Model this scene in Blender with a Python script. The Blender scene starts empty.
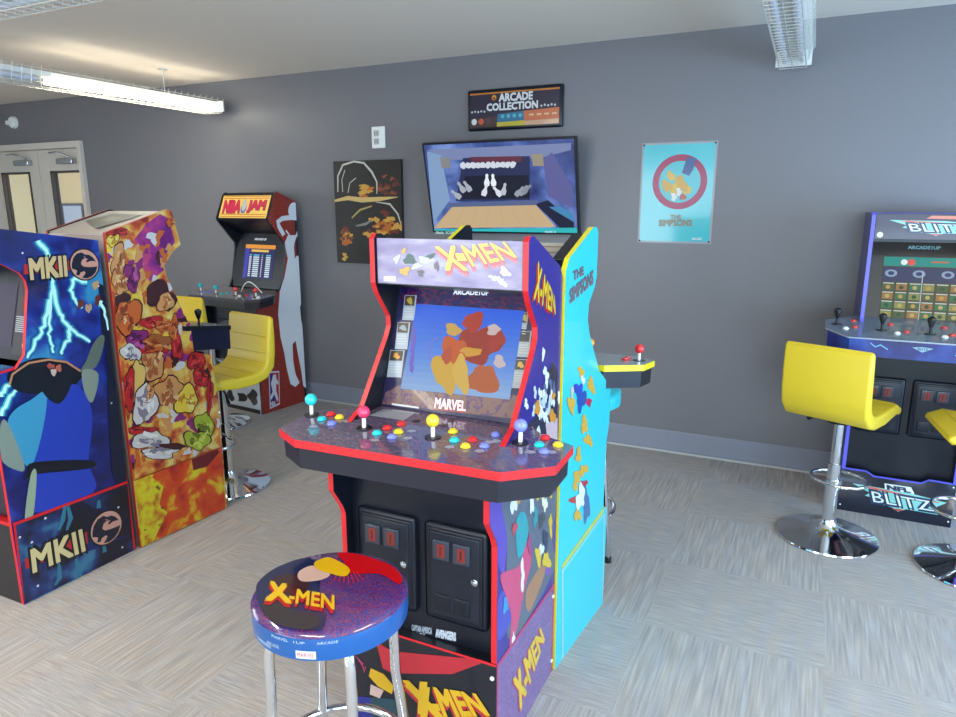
import bpy, bmesh, math, random
from mathutils.geometry import delaunay_2d_cdt
from mathutils import Vector, Matrix
PI = math.pi
# ------------------------------------------------------------------ camera, world, lights, exposure
C = bpy.context.scene.collection
sc = bpy.context.scene
CAM_H, PITCH, YAW, FPX = 1.5, math.radians(12.45), math.radians(25.7), 684.0
cd = bpy.data.cameras.new('camera'); cam = bpy.data.objects.new('camera', cd); C.objects.link(cam)
cam.location = (0, 0, CAM_H); cam.rotation_euler = (PI/2-PITCH, 0, YAW)
cd.sensor_width = 36.0; cd.lens = 36.0*FPX/956.0; cd.clip_start = .05
sc.camera = cam
sc.view_settings.view_transform = 'Standard'; sc.view_settings.look = 'None'
sc.view_settings.exposure = 0.55; sc.view_settings.gamma = 1.0; sc.view_settings.use_curve_mapping = False
w = bpy.data.worlds.new('world'); sc.world = w; w.use_nodes = True
w.node_tree.nodes['Background'].inputs[0].default_value = (.62, .80, 1.0, 1)
w.node_tree.nodes['Background'].inputs[1].default_value = 2.2
def area(name, loc, rot, sx, sy, power, col):
    l = bpy.data.lights.new(name, 'AREA'); l.shape = 'RECTANGLE'; l.size = sx; l.size_y = sy
    l.energy = power; l.color = col
    o = bpy.data.objects.new(name, l); C.objects.link(o); o.location = loc; o.rotation_euler = rot
    return o
# daylight entering by the windows behind and to the right of the camera
area('window_daylight', (-2.6, -2.5, 1.2), (PI/2, 0, 0), 2.6, 1.7, 44, (.92, .95, 1.0))
area('window_daylight', (1.2, -2.5, 1.1), (PI/2, 0, 0), 2.6, 1.5, 72, (.62, .82, 1.0))
area('window_daylight', (3.1, 0.2, 1.1), (PI/2, 0, PI/2), 2.2, 1.5, 84, (.50, .75, 1.0))
area('window_daylight', (3.1, 2.7, 1.0), (PI/2, 0, PI/2), 1.6, 1.3, 74, (.34, .62, 1.0))
area('window_daylight', (-7.4, 0.6, 1.35), (PI/2, 0, -PI/2), 2.2, 1.7, 20, (1.0, .96, .92))
# warm overhead fill added to warm the upper wall; no fixtures there
area('overhead_fill', (-.6, -.9, 2.40), (0, 0, 0), 1.3, .25, 28, (1.0, .90, .76))
area('overhead_fill', (1.6, .8, 2.40), (0, 0, 0), .25, 1.3, 28, (1.0, .90, .76))
area('overhead_fill', (-2.6, .4, 2.40), (0, 0, 0), .25, 1.3, 28, (1.0, .90, .76))

YW = 4.203; CEIL = 2.452; XL, XR, YF = -7.5, 3.2, -2.6

# ------------------------------------------------------------------ materials
def lin(c): return tuple(((v/255)/12.92 if v/255 <= .04045 else ((v/255+.055)/1.055)**2.4) for v in c)
MATS = {}
def nodes(m): return m.node_tree.nodes, m.node_tree.links
def mat(name, col, rough=.5, metal=0, coat=0, emit=0, bump=0, bscale=200, spec=.5):
    if name in MATS: return MATS[name]
    m = bpy.data.materials.new(name); m.use_nodes = True; n, l = nodes(m); b = n['Principled BSDF']
    c = (*lin(col), 1)
    b.inputs['Base Color'].default_value = c; b.inputs['Roughness'].default_value = rough
    b.inputs['Metallic'].default_value = metal; b.inputs['Coat Weight'].default_value = coat
    b.inputs['Coat Roughness'].default_value = .08; b.inputs['Specular IOR Level'].default_value = spec
    if emit: b.inputs['Emission Color'].default_value = c; b.inputs['Emission Strength'].default_value = emit
    if bump:
        t = n.new('ShaderNodeTexCoord'); z = n.new('ShaderNodeTexNoise'); z.inputs['Scale'].default_value = bscale
        u = n.new('ShaderNodeBump'); u.inputs['Strength'].default_value = bump; u.inputs['Distance'].default_value = .002
        l.new(t.outputs['Object'], z.inputs['Vector']); l.new(z.outputs['Fac'], u.inputs['Height']); l.new(u.outputs['Normal'], b.inputs['Normal'])
    MATS[name] = m; return m
def noisemat(name, stops, scale=8, detail=4, rough=.35, coat=.3, dist=0, kind='noise', emit=0, stretch=(1,1,1), const=False):
    m = bpy.data.materials.new(name); m.use_nodes = True; n, l = nodes(m); b = n['Principled BSDF']
    t = n.new('ShaderNodeTexCoord'); mp = n.new('ShaderNodeMapping'); mp.inputs['Scale'].default_value = stretch
    if kind == 'noise':
        z = n.new('ShaderNodeTexNoise'); z.inputs['Detail'].default_value = detail; z.inputs['Distortion'].default_value = dist; out = z.outputs['Fac']
    else:
        z = n.new('ShaderNodeTexVoronoi'); z.feature = 'F1'; out = z.outputs['Distance']
    z.inputs['Scale'].default_value = scale
    r = n.new('ShaderNodeValToRGB'); r.color_ramp.interpolation = 'CONSTANT' if const else 'LINEAR'
    e = r.color_ramp.elements
    while len(e) < len(stops): e.new(.5)
    for i, (p, c) in enumerate(stops): e[i].position = p
    for i, (p, c) in enumerate(stops): e[i].color = (*[.68*c_ for c_ in lin(c)], 1)
    l.new(t.outputs['Object'], mp.inputs['Vector']); l.new(mp.outputs[0], z.inputs['Vector']); l.new(out, r.inputs['Fac']); l.new(r.outputs['Color'], b.inputs['Base Color'])
    b.inputs['Roughness'].default_value = rough; b.inputs['Coat Weight'].default_value = coat
    if emit: l.new(r.outputs['Color'], b.inputs['Emission Color']); b.inputs['Emission Strength'].default_value = emit
    MATS[name] = m; return m
def K(col, emit=0, rough=.35, coat=.3):      # printed ink of one colour; emit adds a painted-in glow to the print
    n_ = 'ink_%d_%d_%d_%s' % (*col, emit)
    if n_ in MATS: return MATS[n_]
    m = mat(n_, col, rough, 0, coat, emit); m.node_tree.nodes['Principled BSDF'].inputs['Base Color'].default_value = (*[.68*c_ for c_ in lin(col)], 1); return m

wall_m = mat('wall_paint', (113, 111, 115), .38, bump=.06, bscale=60, spec=.45)
ceil_m = mat('ceiling_paint', (226, 214, 200), .9)
base_m = mat('baseboard_vinyl', (128, 130, 142), .35)
plain_m = mat('side_wall_paint', (190, 186, 180), .8)
black_m = mat('black_laminate', (13, 17, 28), .34, coat=.08, spec=.35)
dark_m = mat('dark_plastic', (19, 24, 36), .38, spec=.4)
door_m = mat('door_paint', (206, 198, 188), .5)
chrome_m = mat('chrome', (225, 228, 232), .07, 1)
steel_m = mat('brushed_steel', (190, 194, 200), .25, 1)
white_m = mat('white_enamel', (232, 232, 228), .45)
yellow_m = mat('yellow_leather', (220, 192, 44), .42, bump=.1, bscale=300)
stitch_m = mat('yellow_stitch', (196, 168, 30), .5)
red_rim = mat('red_edge_trim', (200, 26, 34), .4)
yel_rim = mat('yellow_edge_trim', (226, 214, 30), .35)
blu_rim = mat('blue_edge_trim', (96, 92, 214), .35)
org_rim = mat('dark_red_edge_trim', (150, 36, 26), .4)
WHITE, BLACK = K((240, 240, 240)), K((18, 18, 22))

def carpet():
    m = bpy.data.materials.new('carpet_tile'); m.use_nodes = True; n, l = nodes(m); b = n['Principled BSDF']
    t = n.new('ShaderNodeTexCoord')
    def mapping(sc_, loc=(0,0,0)):
        p = n.new('ShaderNodeMapping'); p.inputs['Scale'].default_value = sc_; p.inputs['Location'].default_value = loc
        l.new(t.outputs['Object'], p.inputs['Vector']); return p.outputs[0]
    TX, TY = .598, .515
    ck = n.new('ShaderNodeTexChecker'); ck.inputs['Scale'].default_value = 1.0
    ck.inputs['Color1'].default_value = (0,0,0,1); ck.inputs['Color2'].default_value = (1,1,1,1)
    l.new(mapping((1/TX, 1/TY, 1), (-.172/TX, -2.812/TY, .5)), ck.inputs['Vector'])
    def noise(scale3, scale, detail=2):
        z = n.new('ShaderNodeTexNoise'); z.inputs['Scale'].default_value = scale; z.inputs['Detail'].default_value = detail
        l.new(mapping(scale3), z.inputs['Vector']); return z.outputs['Fac']
    def mix(a, b_, f):
        x = n.new('ShaderNodeMix'); x.data_type = 'FLOAT'; l.new(f, x.inputs[0]); l.new(a, x.inputs[2]); l.new(b_, x.inputs[3]); return x.outputs[0]
    st = mix(noise((1, .045, 1), 105, 1), noise((.06, 1, 1), 150, 2), ck.outputs['Color'])
    fine = noise((1, 1, 1), 330, 2)
    r = n.new('ShaderNodeValToRGB'); e = r.color_ramp.elements
    e[0].position = .30; e[0].color = (*lin((120, 114, 110)), 1); e[1].position = .70; e[1].color = (*lin((200, 195, 192)), 1)
    q = e.new(.5); q.color = (*lin((162, 157, 154)), 1)
    a = n.new('ShaderNodeMath'); a.operation = 'MULTIPLY_ADD'; a.inputs[1].default_value = .42; l.new(fine, a.inputs[0])
    s2 = n.new('ShaderNodeMath'); s2.operation = 'MULTIPLY'; s2.inputs[1].default_value = .30; l.new(st, s2.inputs[0]); s3 = n.new('ShaderNodeMath'); s3.inputs[1].default_value = .14; l.new(s2.outputs[0], s3.inputs[0]); s2 = s3; l.new(s2.outputs[0], a.inputs[2])
    l.new(a.outputs[0], r.inputs['Fac'])
    hue = n.new('ShaderNodeValToRGB'); e = hue.color_ramp.elements
    e[0].position = .3; e[0].color = (.95, .985, 1.04, 1); e[1].position = .7; e[1].color = (1.05, 1.0, .94, 1)
    l.new(noise((1, .15, 1), 22, 3), hue.inputs['Fac'])
    mm = n.new('ShaderNodeMix'); mm.data_type = 'RGBA'; mm.blend_type = 'MULTIPLY'; mm.inputs[0].default_value = 1
    l.new(r.outputs['Color'], mm.inputs[6]); l.new(hue.outputs['Color'], mm.inputs[7]); l.new(mm.outputs[2], b.inputs['Base Color'])
    b.inputs['Roughness'].default_value = .95; b.inputs['Specular IOR Level'].default_value = .15
    u = n.new('ShaderNodeBump'); u.inputs['Strength'].default_value = .5; u.inputs['Distance'].default_value = .004
    l.new(a.outputs[0], u.inputs['Height']); l.new(u.outputs['Normal'], b.inputs['Normal'])
    return m
carpet_m = carpet()
def glass(name, col=(230, 240, 240), rough=0.0, alpha=.25):
    m = bpy.data.materials.new(name); m.use_nodes = True; n, l = nodes(m); b = n['Principled BSDF']
    g = n.new('ShaderNodeBsdfGlossy'); g.inputs['Roughness'].default_value = .03
    tr = n.new('ShaderNodeBsdfTransparent'); tr.inputs[0].default_value = (*lin(col), 1)
    mx = n.new('ShaderNodeMixShader'); mx.inputs[0].default_value = .07
    l.new(tr.outputs[0], mx.inputs[1]); l.new(g.outputs[0], mx.inputs[2])
    l.new(mx.outputs[0], n['Material Output'].inputs[0]); n.remove(b)
    return m
glass_m = glass('window_glass'); tint_m = glass('tinted_door_glass', (228, 228, 230))

# ------------------------------------------------------------------ mesh builder
FW = Vector((-math.sin(YAW)*math.cos(PITCH), math.cos(YAW)*math.cos(PITCH), -math.sin(PITCH)))
RT = Vector((math.cos(YAW), math.sin(YAW), 0)); UP = RT.cross(FW)
CAMP = Vector((0, 0, CAM_H))
class Plane:
    """a flat face of a thing in the thing's own frame; .at(x, y) measures a photo point on it, in metres"""
    def __init__(s, o, u, v, root=None):
        s.o = Vector(o); s.u = Vector(u).normalized(); s.v = Vector(v); s.v = (s.v - s.v.dot(s.u)*s.u).normalized(); s.n = s.u.cross(s.v)
        s.M = root_matrix(root) if root else Matrix.Identity(4); s.clip = None
    def at(s, x, y):
        W = s.M @ s.o; N = s.M.to_3x3() @ s.n
        d = FW*FPX + RT*(x-478) + UP*(358.5-y)
        t = (W-CAMP).dot(N)/d.dot(N)
        p = s.M.inverted() @ (CAMP+d*t) - s.o
        return (p.dot(s.u), p.dot(s.v))
    def P(s, uv, off=0): return s.o + s.u*uv[0] + s.v*uv[1] + s.n*off
def root_matrix(r): return Matrix.Translation(r.location) @ Matrix.Rotation(r.rotation_euler[2], 4, 'Z')
def tag(o, label=None, cat=None, group=None, kind=None):
    if label: o['label'] = label
    if cat: o['category'] = cat
    if group: o['group'] = group
    if kind: o['kind'] = kind
    return o
def empty(name, loc, rz=0, label=None, cat=None, group=None, kind=None):
    o = bpy.data.objects.new(name, None); C.objects.link(o); o.location = loc; o.rotation_euler = (0, 0, rz); o.empty_display_size = .1
    return tag(o, label, cat, group, kind)
def text_mesh(body, bold=0.0, res=2):
    cu = bpy.data.curves.new('lettering', 'FONT'); cu.body = body; cu.offset = bold; cu.resolution_u = res; cu.fill_mode = 'FRONT'
    o = bpy.data.objects.new('lettering', cu); C.objects.link(o)
    dg = bpy.context.evaluated_depsgraph_get(); dg.update(); me = o.evaluated_get(dg).to_mesh()
    v = [tuple(p.co) for p in me.vertices]; f = [tuple(q.vertices) for q in me.polygons]
    o.evaluated_get(dg).to_mesh_clear(); bpy.data.objects.remove(o); bpy.data.curves.remove(cu)
    return v, f
class MB:
    def __init__(s): s.v = []; s.f = []; s.m = []; s.sm = []; s.ms = []; s.c = 0
    def off(s, k):                        # height of one print layer above its panel
        s.c += 1; return .0004*k+5e-6*s.c
    def mi(s, m):
        if m not in s.ms: s.ms.append(m)
        return s.ms.index(m)
    def add(s, v, f, m, smooth=False):
        b = len(s.v); s.v += [tuple(x) for x in v]; k = s.mi(m)
        for q in f: s.f.append([i+b for i in q]); s.m.append(k); s.sm.append(smooth)
        return s
    def box(s, x0, x1, y0, y1, z0, z1, m):
        v = [(x0,y0,z0),(x1,y0,z0),(x1,y1,z0),(x0,y1,z0),(x0,y0,z1),(x1,y0,z1),(x1,y1,z1),(x0,y1,z1)]
        return s.add(v, [(0,3,2,1),(4,5,6,7),(0,1,5,4),(1,2,6,5),(2,3,7,6),(3,0,4,7)], m)
    def rbox(s, x0, x1, y0, y1, z0, z1, m, r=.01, seg=3, smooth=True):
        bm = bmesh.new(); bmesh.ops.create_cube(bm, size=1)
        for v in bm.verts: v.co = Vector(((x0+x1)/2+v.co.x*(x1-x0), (y0+y1)/2+v.co.y*(y1-y0), (z0+z1)/2+v.co.z*(z1-z0)))
        bmesh.ops.bevel(bm, geom=bm.edges[:], offset=r, segments=seg, profile=.5, affect='EDGES'); return s.bm(bm, m, smooth)
    def bm(s, bm, m, smooth=True):
        bm.verts.index_update(); s.add([v.co[:] for v in bm.verts], [[v.index for v in f.verts] for f in bm.faces], m, smooth); bm.free(); return s
    def prism(s, pts, axis, a0, a1, mcap, mrim=None, bevel=0, seg=3, caps=None):
        """pts: 2-D outline; axis 'x': pts=(y,z); 'y': pts=(x,z); 'z': pts=(x,y)"""
        def P(p, a): return {'x': (a, p[0], p[1]), 'y': (p[0], a, p[1]), 'z': (p[0], p[1], a)}[axis]
        n = len(pts)
        if bevel:
            bm = bmesh.new(); A = [bm.verts.new(P(p, a0)) for p in pts]; B = [bm.verts.new(P(p, a1)) for p in pts]
            f1 = bm.faces.new(A); f2 = bm.faces.new(B[::-1])
            for i in range(n): bm.faces.new((A[i], B[i], B[(i+1) % n], A[(i+1) % n]))
            bmesh.ops.recalc_face_normals(bm, faces=bm.faces[:])
            bmesh.ops.bevel(bm, geom=list(f1.edges)+list(f2.edges), offset=bevel, segments=seg, profile=.5, affect='EDGES')
            return s.bm(bm, mcap, True)
        v = [P(p, a0) for p in pts]+[P(p, a1) for p in pts]
        area2 = sum(pts[i][0]*pts[(i+1) % n][1]-pts[(i+1) % n][0]*pts[i][1] for i in range(n))
        fl = (area2 > 0) != (axis == 'y')
        c0, c1 = list(range(n)), list(range(n, 2*n))
        caps = caps or (mcap, mcap)
        s.add(v, [c0[::-1] if fl else c0], caps[0]); s.add(v, [c1 if fl else c1[::-1]], caps[1])
        s.add(v, [((i, (i+1) % n, n+(i+1) % n, n+i) if fl else (n+i, n+(i+1) % n, (i+1) % n, i)) for i in range(n)], mrim or mcap)
        return s
    def slab(s, quad, thick, m):
        """four 3-D corners (seen anticlockwise from outside), thickness backwards"""
        q = [Vector(p) for p in quad]; nn = (q[1]-q[0]).cross(q[3]-q[0]).normalized()*thick
        v = q+[p-nn for p in q]
        return s.add(v, [(0,1,2,3),(7,6,5,4),(0,4,5,1),(1,5,6,2),(2,6,7,3),(3,7,4,0)], m)
    def tube(s, pts, r, m, seg=10, closed=False):
        P = [Vector(p) for p in pts]; n = len(P); R = r if isinstance(r, (list, tuple)) else [r]*n; v = []; f = []; prev = None
        for i, p in enumerate(P):
            a = P[(i-1) % n] if (closed or i > 0) else p; b = P[(i+1) % n] if (closed or i < n-1) else p
            t = (b-a).normalized()
            if prev is None: q = t.orthogonal().normalized()
            else: q = (prev-prev.dot(t)*t).normalized()
            prev = q; w_ = t.cross(q)
            for k in range(seg):
                an = 2*PI*k/seg; v.append(p+(q*math.cos(an)+w_*math.sin(an))*R[i])
        for i in range(n if closed else n-1):
            j = (i+1) % n
            for k in range(seg): f.append((i*seg+k, i*seg+(k+1) % seg, j*seg+(k+1) % seg, j*seg+k))
        if not closed: f.append(tuple(range(seg))[::-1]); f.append(tuple((n-1)*seg+k for k in range(seg)))
        return s.add(v, f, m, True)
    def lathe(s, prof, c, m, seg=32, axis=None, smooth=True):
        """prof: (radius, height) from bottom to top"""
        c = Vector(c); ax = Vector(axis or (0,0,1)).normalized(); e1 = ax.orthogonal().normalized() if axis else Vector((1,0,0)); e2 = ax.cross(e1)
        v = []; f = []; n = len(prof)
        for r, h in prof:
            for k in range(seg):
                a = 2*PI*k/seg; v.append(c+ax*h+(e1*math.cos(a)+e2*math.sin(a))*max(r, 1e-5))
        for i in range(n-1):
            for k in range(seg): f.append((i*seg+k, i*seg+(k+1) % seg, (i+1)*seg+(k+1) % seg, (i+1)*seg+k))
        f.append(tuple(range(seg))[::-1]); f.append(tuple((n-1)*seg+k for k in range(seg)))
        return s.add(v, f, m, smooth)
    def ball(s, c, r, m, seg=20):
        return s.lathe([(r*math.sin(PI*i/10), -r*math.cos(PI*i/10)) for i in range(11)], c, m, seg)
    # ---- printed shapes, on a Plane
    def poly(s, pl, uv, m, k=1):
        off = s.off(k)
        if pl.clip:                       # keep the print inside the panel's outline
            ccw = lambda q: q if sum(q[i-1][0]*q[i][1]-q[i][0]*q[i-1][1] for i in range(len(q))) > 0 else q[::-1]
            pl.clip = ccw(list(pl.clip)); uv = ccw(list(uv)); a = len(pl.clip); V = [Vector(p) for p in pl.clip]+[Vector(p) for p in uv]
            vo, _, fo, _, _, of = delaunay_2d_cdt(V, [], [list(range(a)), list(range(a, len(V)))], 0, 1e-6)
            def inside(p, q):
                w3 = 0
                for i in range(len(q)):
                    x0, y0 = q[i-1]; x1, y1 = q[i]
                    if (y0 > p.y) != (y1 > p.y):
                        cr_ = (x1-x0)*(p.y-y0)-(p.x-x0)*(y1-y0)
                        if y1 > y0 and cr_ > 0: w3 += 1
                        if y1 < y0 and cr_ < 0: w3 -= 1
                return w3 != 0
            keep = [f for f in fo if (lambda c_: inside(c_, pl.clip) and inside(c_, uv))((vo[f[0]]+vo[f[1]]+vo[f[2]])/3)]
            out = []
            for f in keep:
                w2_ = (vo[f[1]]-vo[f[0]]).cross(vo[f[2]]-vo[f[0]]); out.append(tuple(f) if w2_ > 0 else tuple(f)[::-1])
            used = sorted({i for f in out for i in f}); ix = {i: n_ for n_, i in enumerate(used)}
            return s.add([pl.P(vo[i], off) for i in used], [tuple(ix[i] for i in f) for f in out], m) if out else s
        v = [pl.P(p, off) for p in uv]
        n = len(uv)
        if sum(uv[i][0]*uv[(i+1) % n][1]-uv[(i+1) % n][0]*uv[i][1] for i in range(n)) < 0: v = v[::-1]
        return s.add(v, [tuple(range(n))], m)
    def ppoly(s, pl, px, m, k=1): return s.poly(pl, [pl.at(*p) for p in px], m, k)
    def cpoly(s, pl, px, m, k=1):          # the same with rounded outline
        n = len(px); o = []
        for i in range(n):
            p0, p1, p2, p3 = px[i-1], px[i], px[(i+1) % n], px[(i+2) % n]
            for t in (0, .25, .5, .75):
                o.append(tuple(.5*(2*p1[a]+(p2[a]-p0[a])*t+(2*p0[a]-5*p1[a]+4*p2[a]-p3[a])*t*t+(3*p1[a]-p0[a]-3*p2[a]+p3[a])*t**3) for a in (0, 1)))
        return s.ppoly(pl, o, m, k)
    def disc(s, pl, c, r, m, k=1, n=28, ry=None):
        return s.poly(pl, [(c[0]+r*math.cos(2*PI*i/n), c[1]+(ry or r)*math.sin(2*PI*i/n)) for i in range(n)], m, k)
    def blob(s, pl, px, rx, ry, m, seed, k=1, n=22, rag=.35):
        rd = random.Random(seed); ph = [rd.random()*6.3 for _ in range(4)]; pts = []
        for i in range(n):
            a = 2*PI*i/n; q = 1+rag*(.5*math.sin(2*a+ph[0])+.4*math.sin(3*a+ph[1])+.3*math.sin(5*a+ph[2])+.25*(rd.random()-.5))
            pts.append((px[0]+rx*q*math.cos(a), px[1]+ry*q*math.sin(a)))
        return s.ppoly(pl, pts, m, k)
    def stroke(s, pl, px, w_, m, k=1):
        q = [Vector(pl.at(*p)) for p in px]; L = []; R = []
        ws = w_ if isinstance(w_, (list, tuple)) else [w_]*len(q)
        for i, p in enumerate(q):
            t = (q[min(i+1, len(q)-1)]-q[max(i-1, 0)]).normalized(); nn = Vector((-t.y, t.x))*ws[i]/2
            L.append(p+nn); R.append(p-nn)
        if pl.clip:
            for i in range(len(q)-1): s.poly(pl, [tuple(R[i]), tuple(R[i+1]), tuple(L[i+1]), tuple(L[i])], m, k)
            return s
        off = s.off(k); v = [pl.P(p, off) for p in L]+[pl.P(p, off) for p in R]; n = len(q)
        return s.add(v, [(i, n+i, n+i+1, i+1) for i in range(n-1)], m)
    def text(s, pl, body, quad, m, k=2, bold=.02, px=True):
        """quad: bottom-left, bottom-right, top-right, top-left of the lettering"""
        Q = [Vector(pl.at(*p)) if px else Vector(p) for p in quad]
        v, f = text_mesh(body)
        if not v: return s
        x0 = min(p[0] for p in v); x1 = max(p[0] for p in v); y0 = min(p[1] for p in v); y1 = max(p[1] for p in v)
        bd = max(bold, 0)*1.3
        for du, dv in ([(0, 0)] if bd == 0 else [(0, 0), (bd, bd), (-bd, bd), (bd, -bd), (-bd, -bd)]):
            o = []; off = s.off(k)
            for p in v:
                a = (p[0]-x0+du)/(x1-x0); b = (p[1]-y0+dv)/(y1-y0)
                o.append(pl.P((Q[0]*(1-a)+Q[1]*a)*(1-b)+(Q[3]*(1-a)+Q[2]*a)*b, off))
            s.add(o, f, m)
        return s
    def build(s, name, parent=None, label=None, **kw):
        me = bpy.data.meshes.new(name); me.from_pydata(s.v, [], s.f)
        for m in s.ms: me.materials.append(m)
        me.polygons.foreach_set('material_index', s.m); me.polygons.foreach_set('use_smooth', s.sm); me.update()
        if any(s.sm):
            try: me.set_sharp_from_angle(angle=math.radians(42))
            except Exception: pass
        o = bpy.data.objects.new(name, me); C.objects.link(o)
        if parent: o.parent = parent
        return tag(o, label, **kw)
def struct(mb, name): return mb.build(name, kind='structure')

# ------------------------------------------------------------------ room
struct(MB().box(XL-.1, XR+.1, YF-.1, YW+.1, -.1, 0, carpet_m), 'floor')
struct(MB().box(XL-.1, XR+.1, YF-.1, YW+.1, CEIL, CEIL+.1, ceil_m), 'ceiling')
DX0, DX1, DZ = -7.26, -5.96, 2.05
b = MB(); b.box(XL, DX0, YW, YW+.1, 0, CEIL, wall_m); b.box(DX0, DX1, YW, YW+.1, DZ, CEIL, wall_m); b.box(DX1, XR, YW, YW+.1, 0, CEIL, wall_m); struct(b, 'wall_back')
b = MB()
for y0, y1, z0, z1 in [(YF, -.6, 0, CEIL), (-.6, 1.8, 0, .4), (-.6, 1.8, 2.25, CEIL), (1.8, YW, 0, CEIL)]: b.box(XL-.1, XL, y0, y1, z0, z1, plain_m)
struct(b, 'wall_left')
b = MB()
for y0, y1, z0, z1 in [(YF, -1, 0, CEIL), (-1, 1.4, 0, .35), (-1, 1.4, 2.3, CEIL), (1.4, 1.8, 0, CEIL), (1.8, 3.6, 0, .35), (1.8, 3.6, 2.3, CEIL), (3.6, YW, 0, CEIL)]: b.box(XR, XR+.1, y0, y1, z0, z1, plain_m)
struct(b, 'wall_right')
b = MB()
for x0, x1, z0, z1 in [(XL, -4, 0, CEIL), (-4, -1.2, 0, .35), (-4, -1.2, 2.3, CEIL), (-1.2, -.2, 0, CEIL), (-.2, 2.6, 0, .35), (-.2, 2.6, 2.3, CEIL), (2.6, XR, 0, CEIL)]: b.box(x0, x1, YF-.1, YF, z0, z1, plain_m)
struct(b, 'wall_front')
def window(n, ax, at, a0, a1, z0, z1):
    fr = MB(); g = MB()
    def bx(mb, u0, u1, q0, q1, d, m):
        if ax == 'y': mb.box(u0, u1, at-d, at+d, q0, q1, m)
        else: mb.box(at-d, at+d, u0, u1, q0, q1, m)
    e = .05
    for u0, u1, q0, q1 in [(a0, a1, z0, z0+e), (a0, a1, z1-e, z1), (a0, a0+e, z0+e, z1-e), (a1-e, a1, z0+e, z1-e), ((a0+a1)/2-e/2, (a0+a1)/2+e/2, z0+e, z1-e)]: bx(fr, u0, u1, q0, q1, .03, white_m)
    o = struct(fr, 'window_%d' % n); bx(g, a0+e, a1-e, z0+e, z1-e, .003, glass_m); g.build('glass_pane', o)
window(1, 'y', YF-.05, -4, -1.2, .35, 2.3); window(2, 'y', YF-.05, -.2, 2.6, .35, 2.3)
window(3, 'x', XR+.05, -1, 1.4, .35, 2.3); window(4, 'x', XR+.05, 1.8, 3.6, .35, 2.3); window(5, 'x', XL-.05, -.6, 1.8, .4, 2.25)
# baseboard with a cove lip and a rounded top
b = MB(); b.prism([(YW, 0), (YW-.022, 0), (YW-.020, .008), (YW-.010, .018), (YW-.008, .128), (YW-.003, .136), (YW, .136)], 'x', -5.93, XR, base_m)
b.box(-5.93, XR, YW-.0255, YW-.0195, 0.0, .011, mat('baseboard_lip', (176, 174, 172), .4)); struct(b, 'baseboard_back')
# door: steel frame, two glazed leaves with closers, corridor beyond
b = MB(); b.box(DX1-.01, DX1+.035, YW-.035, YW+.11, 0, DZ-.025, door_m); b.box(DX0-.035, DX0+.01, YW-.035, YW+.11, 0, DZ-.025, door_m); b.box(DX0-.035, DX1+.035, YW-.035, YW+.11, DZ-.025, DZ+.03, door_m)
struct(b, 'trim_1')
def leaf(n, x0, x1, g0, g1):
    b = MB(); y0, y1 = YW+.01, YW+.055
    for a in [(x0, g0, .01, DZ-.03), (g1, x1, .01, DZ-.03), (g0, g1, .01, .9), (g0, g1, 1.83, DZ-.03)]: b.box(a[0], a[1], y0, y1, a[2], a[3], door_m)
    o = struct(b, 'door_%d' % n)
    f = MB(); e = .018
    for a in [(g0, g0+e, .9, 1.83), (g1-e, g1, .9, 1.83), (g0, g1, .9, .9+e), (g0, g1, 1.83-e, 1.83)]: f.box(a[0], a[1], y0-.008, y1+.008, a[2], a[3], mat('glazing_bead', (72, 62, 54), .4))
    f.build('glazing_bead', o); MB().box(g0+e, g1-e, y0+.02, y0+.026, .9+e, 1.83-e, tint_m).build('glass_pane', o)
    c = MB(); c.rbox(x1-.30, x1-.08, y0-.055, y0, 1.885, 1.935, steel_m, .008); c.tube([(x1-.12, y0-.03, 1.94), (x1-.2, y0-.10, 1.985), (x1-.42, y0-.03, 1.99)], .008, steel_m)
    c.build('door_closer', o)
    MB().tube([(x0+.06, y0-.001, 1.0), (x0+.06, y0-.05, 1.0), (x0+.06, y0-.05, 1.14), (x0+.06, y0-.001, 1.14)], .009, steel_m).build('pull_handle', o)
leaf(1, -7.25, -6.605, -7.19, -6.75); leaf(2, -6.60, DX1-.01, -6.44, -5.99)
cor = mat('corridor_paint', (214, 190, 140), .8)
struct(MB().box(DX0-3.5, DX1+1.2, YW+1.5, YW+1.6, 0, CEIL, cor), 'wall_corridor')
struct(MB().box(DX0-3.5, DX1+1.2, YW+.1, YW+1.5, -.1, 0, carpet_m), 'floor_corridor')
struct(MB().box(DX0-3.5, DX1+1.2, YW+.1, YW+1.5, CEIL, CEIL+.1, ceil_m), 'ceiling_corridor')
area('corridor_fill', (-6.9, YW+.8, CEIL-.02), (0, 0, 0), .6, .6, 36, (1, .88, .68))  # added fill that brightens the corridor behind the glass; no fixture there
cp = empty('framed_notice', (-8.35, YW+1.495, 1.2), 0, 'framed notice on the corridor wall beyond the glazed double door', 'picture')
MB().box(-.2, .2, -.02, 0, -.25, .35, mat('notice_frame', (60, 56, 60), .4)).build('frame', cp); MB().box(-.17, .17, -.024, -.02, -.22, .32, K((196, 200, 206))).build('sheet', cp)

# ------------------------------------------------------------------ wall things
def wallplane(d=0, root=None): return Plane((0, YW-d, 0), (1, 0, 0), (0, 0, 1))
wp = wallplane(.0)
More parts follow.
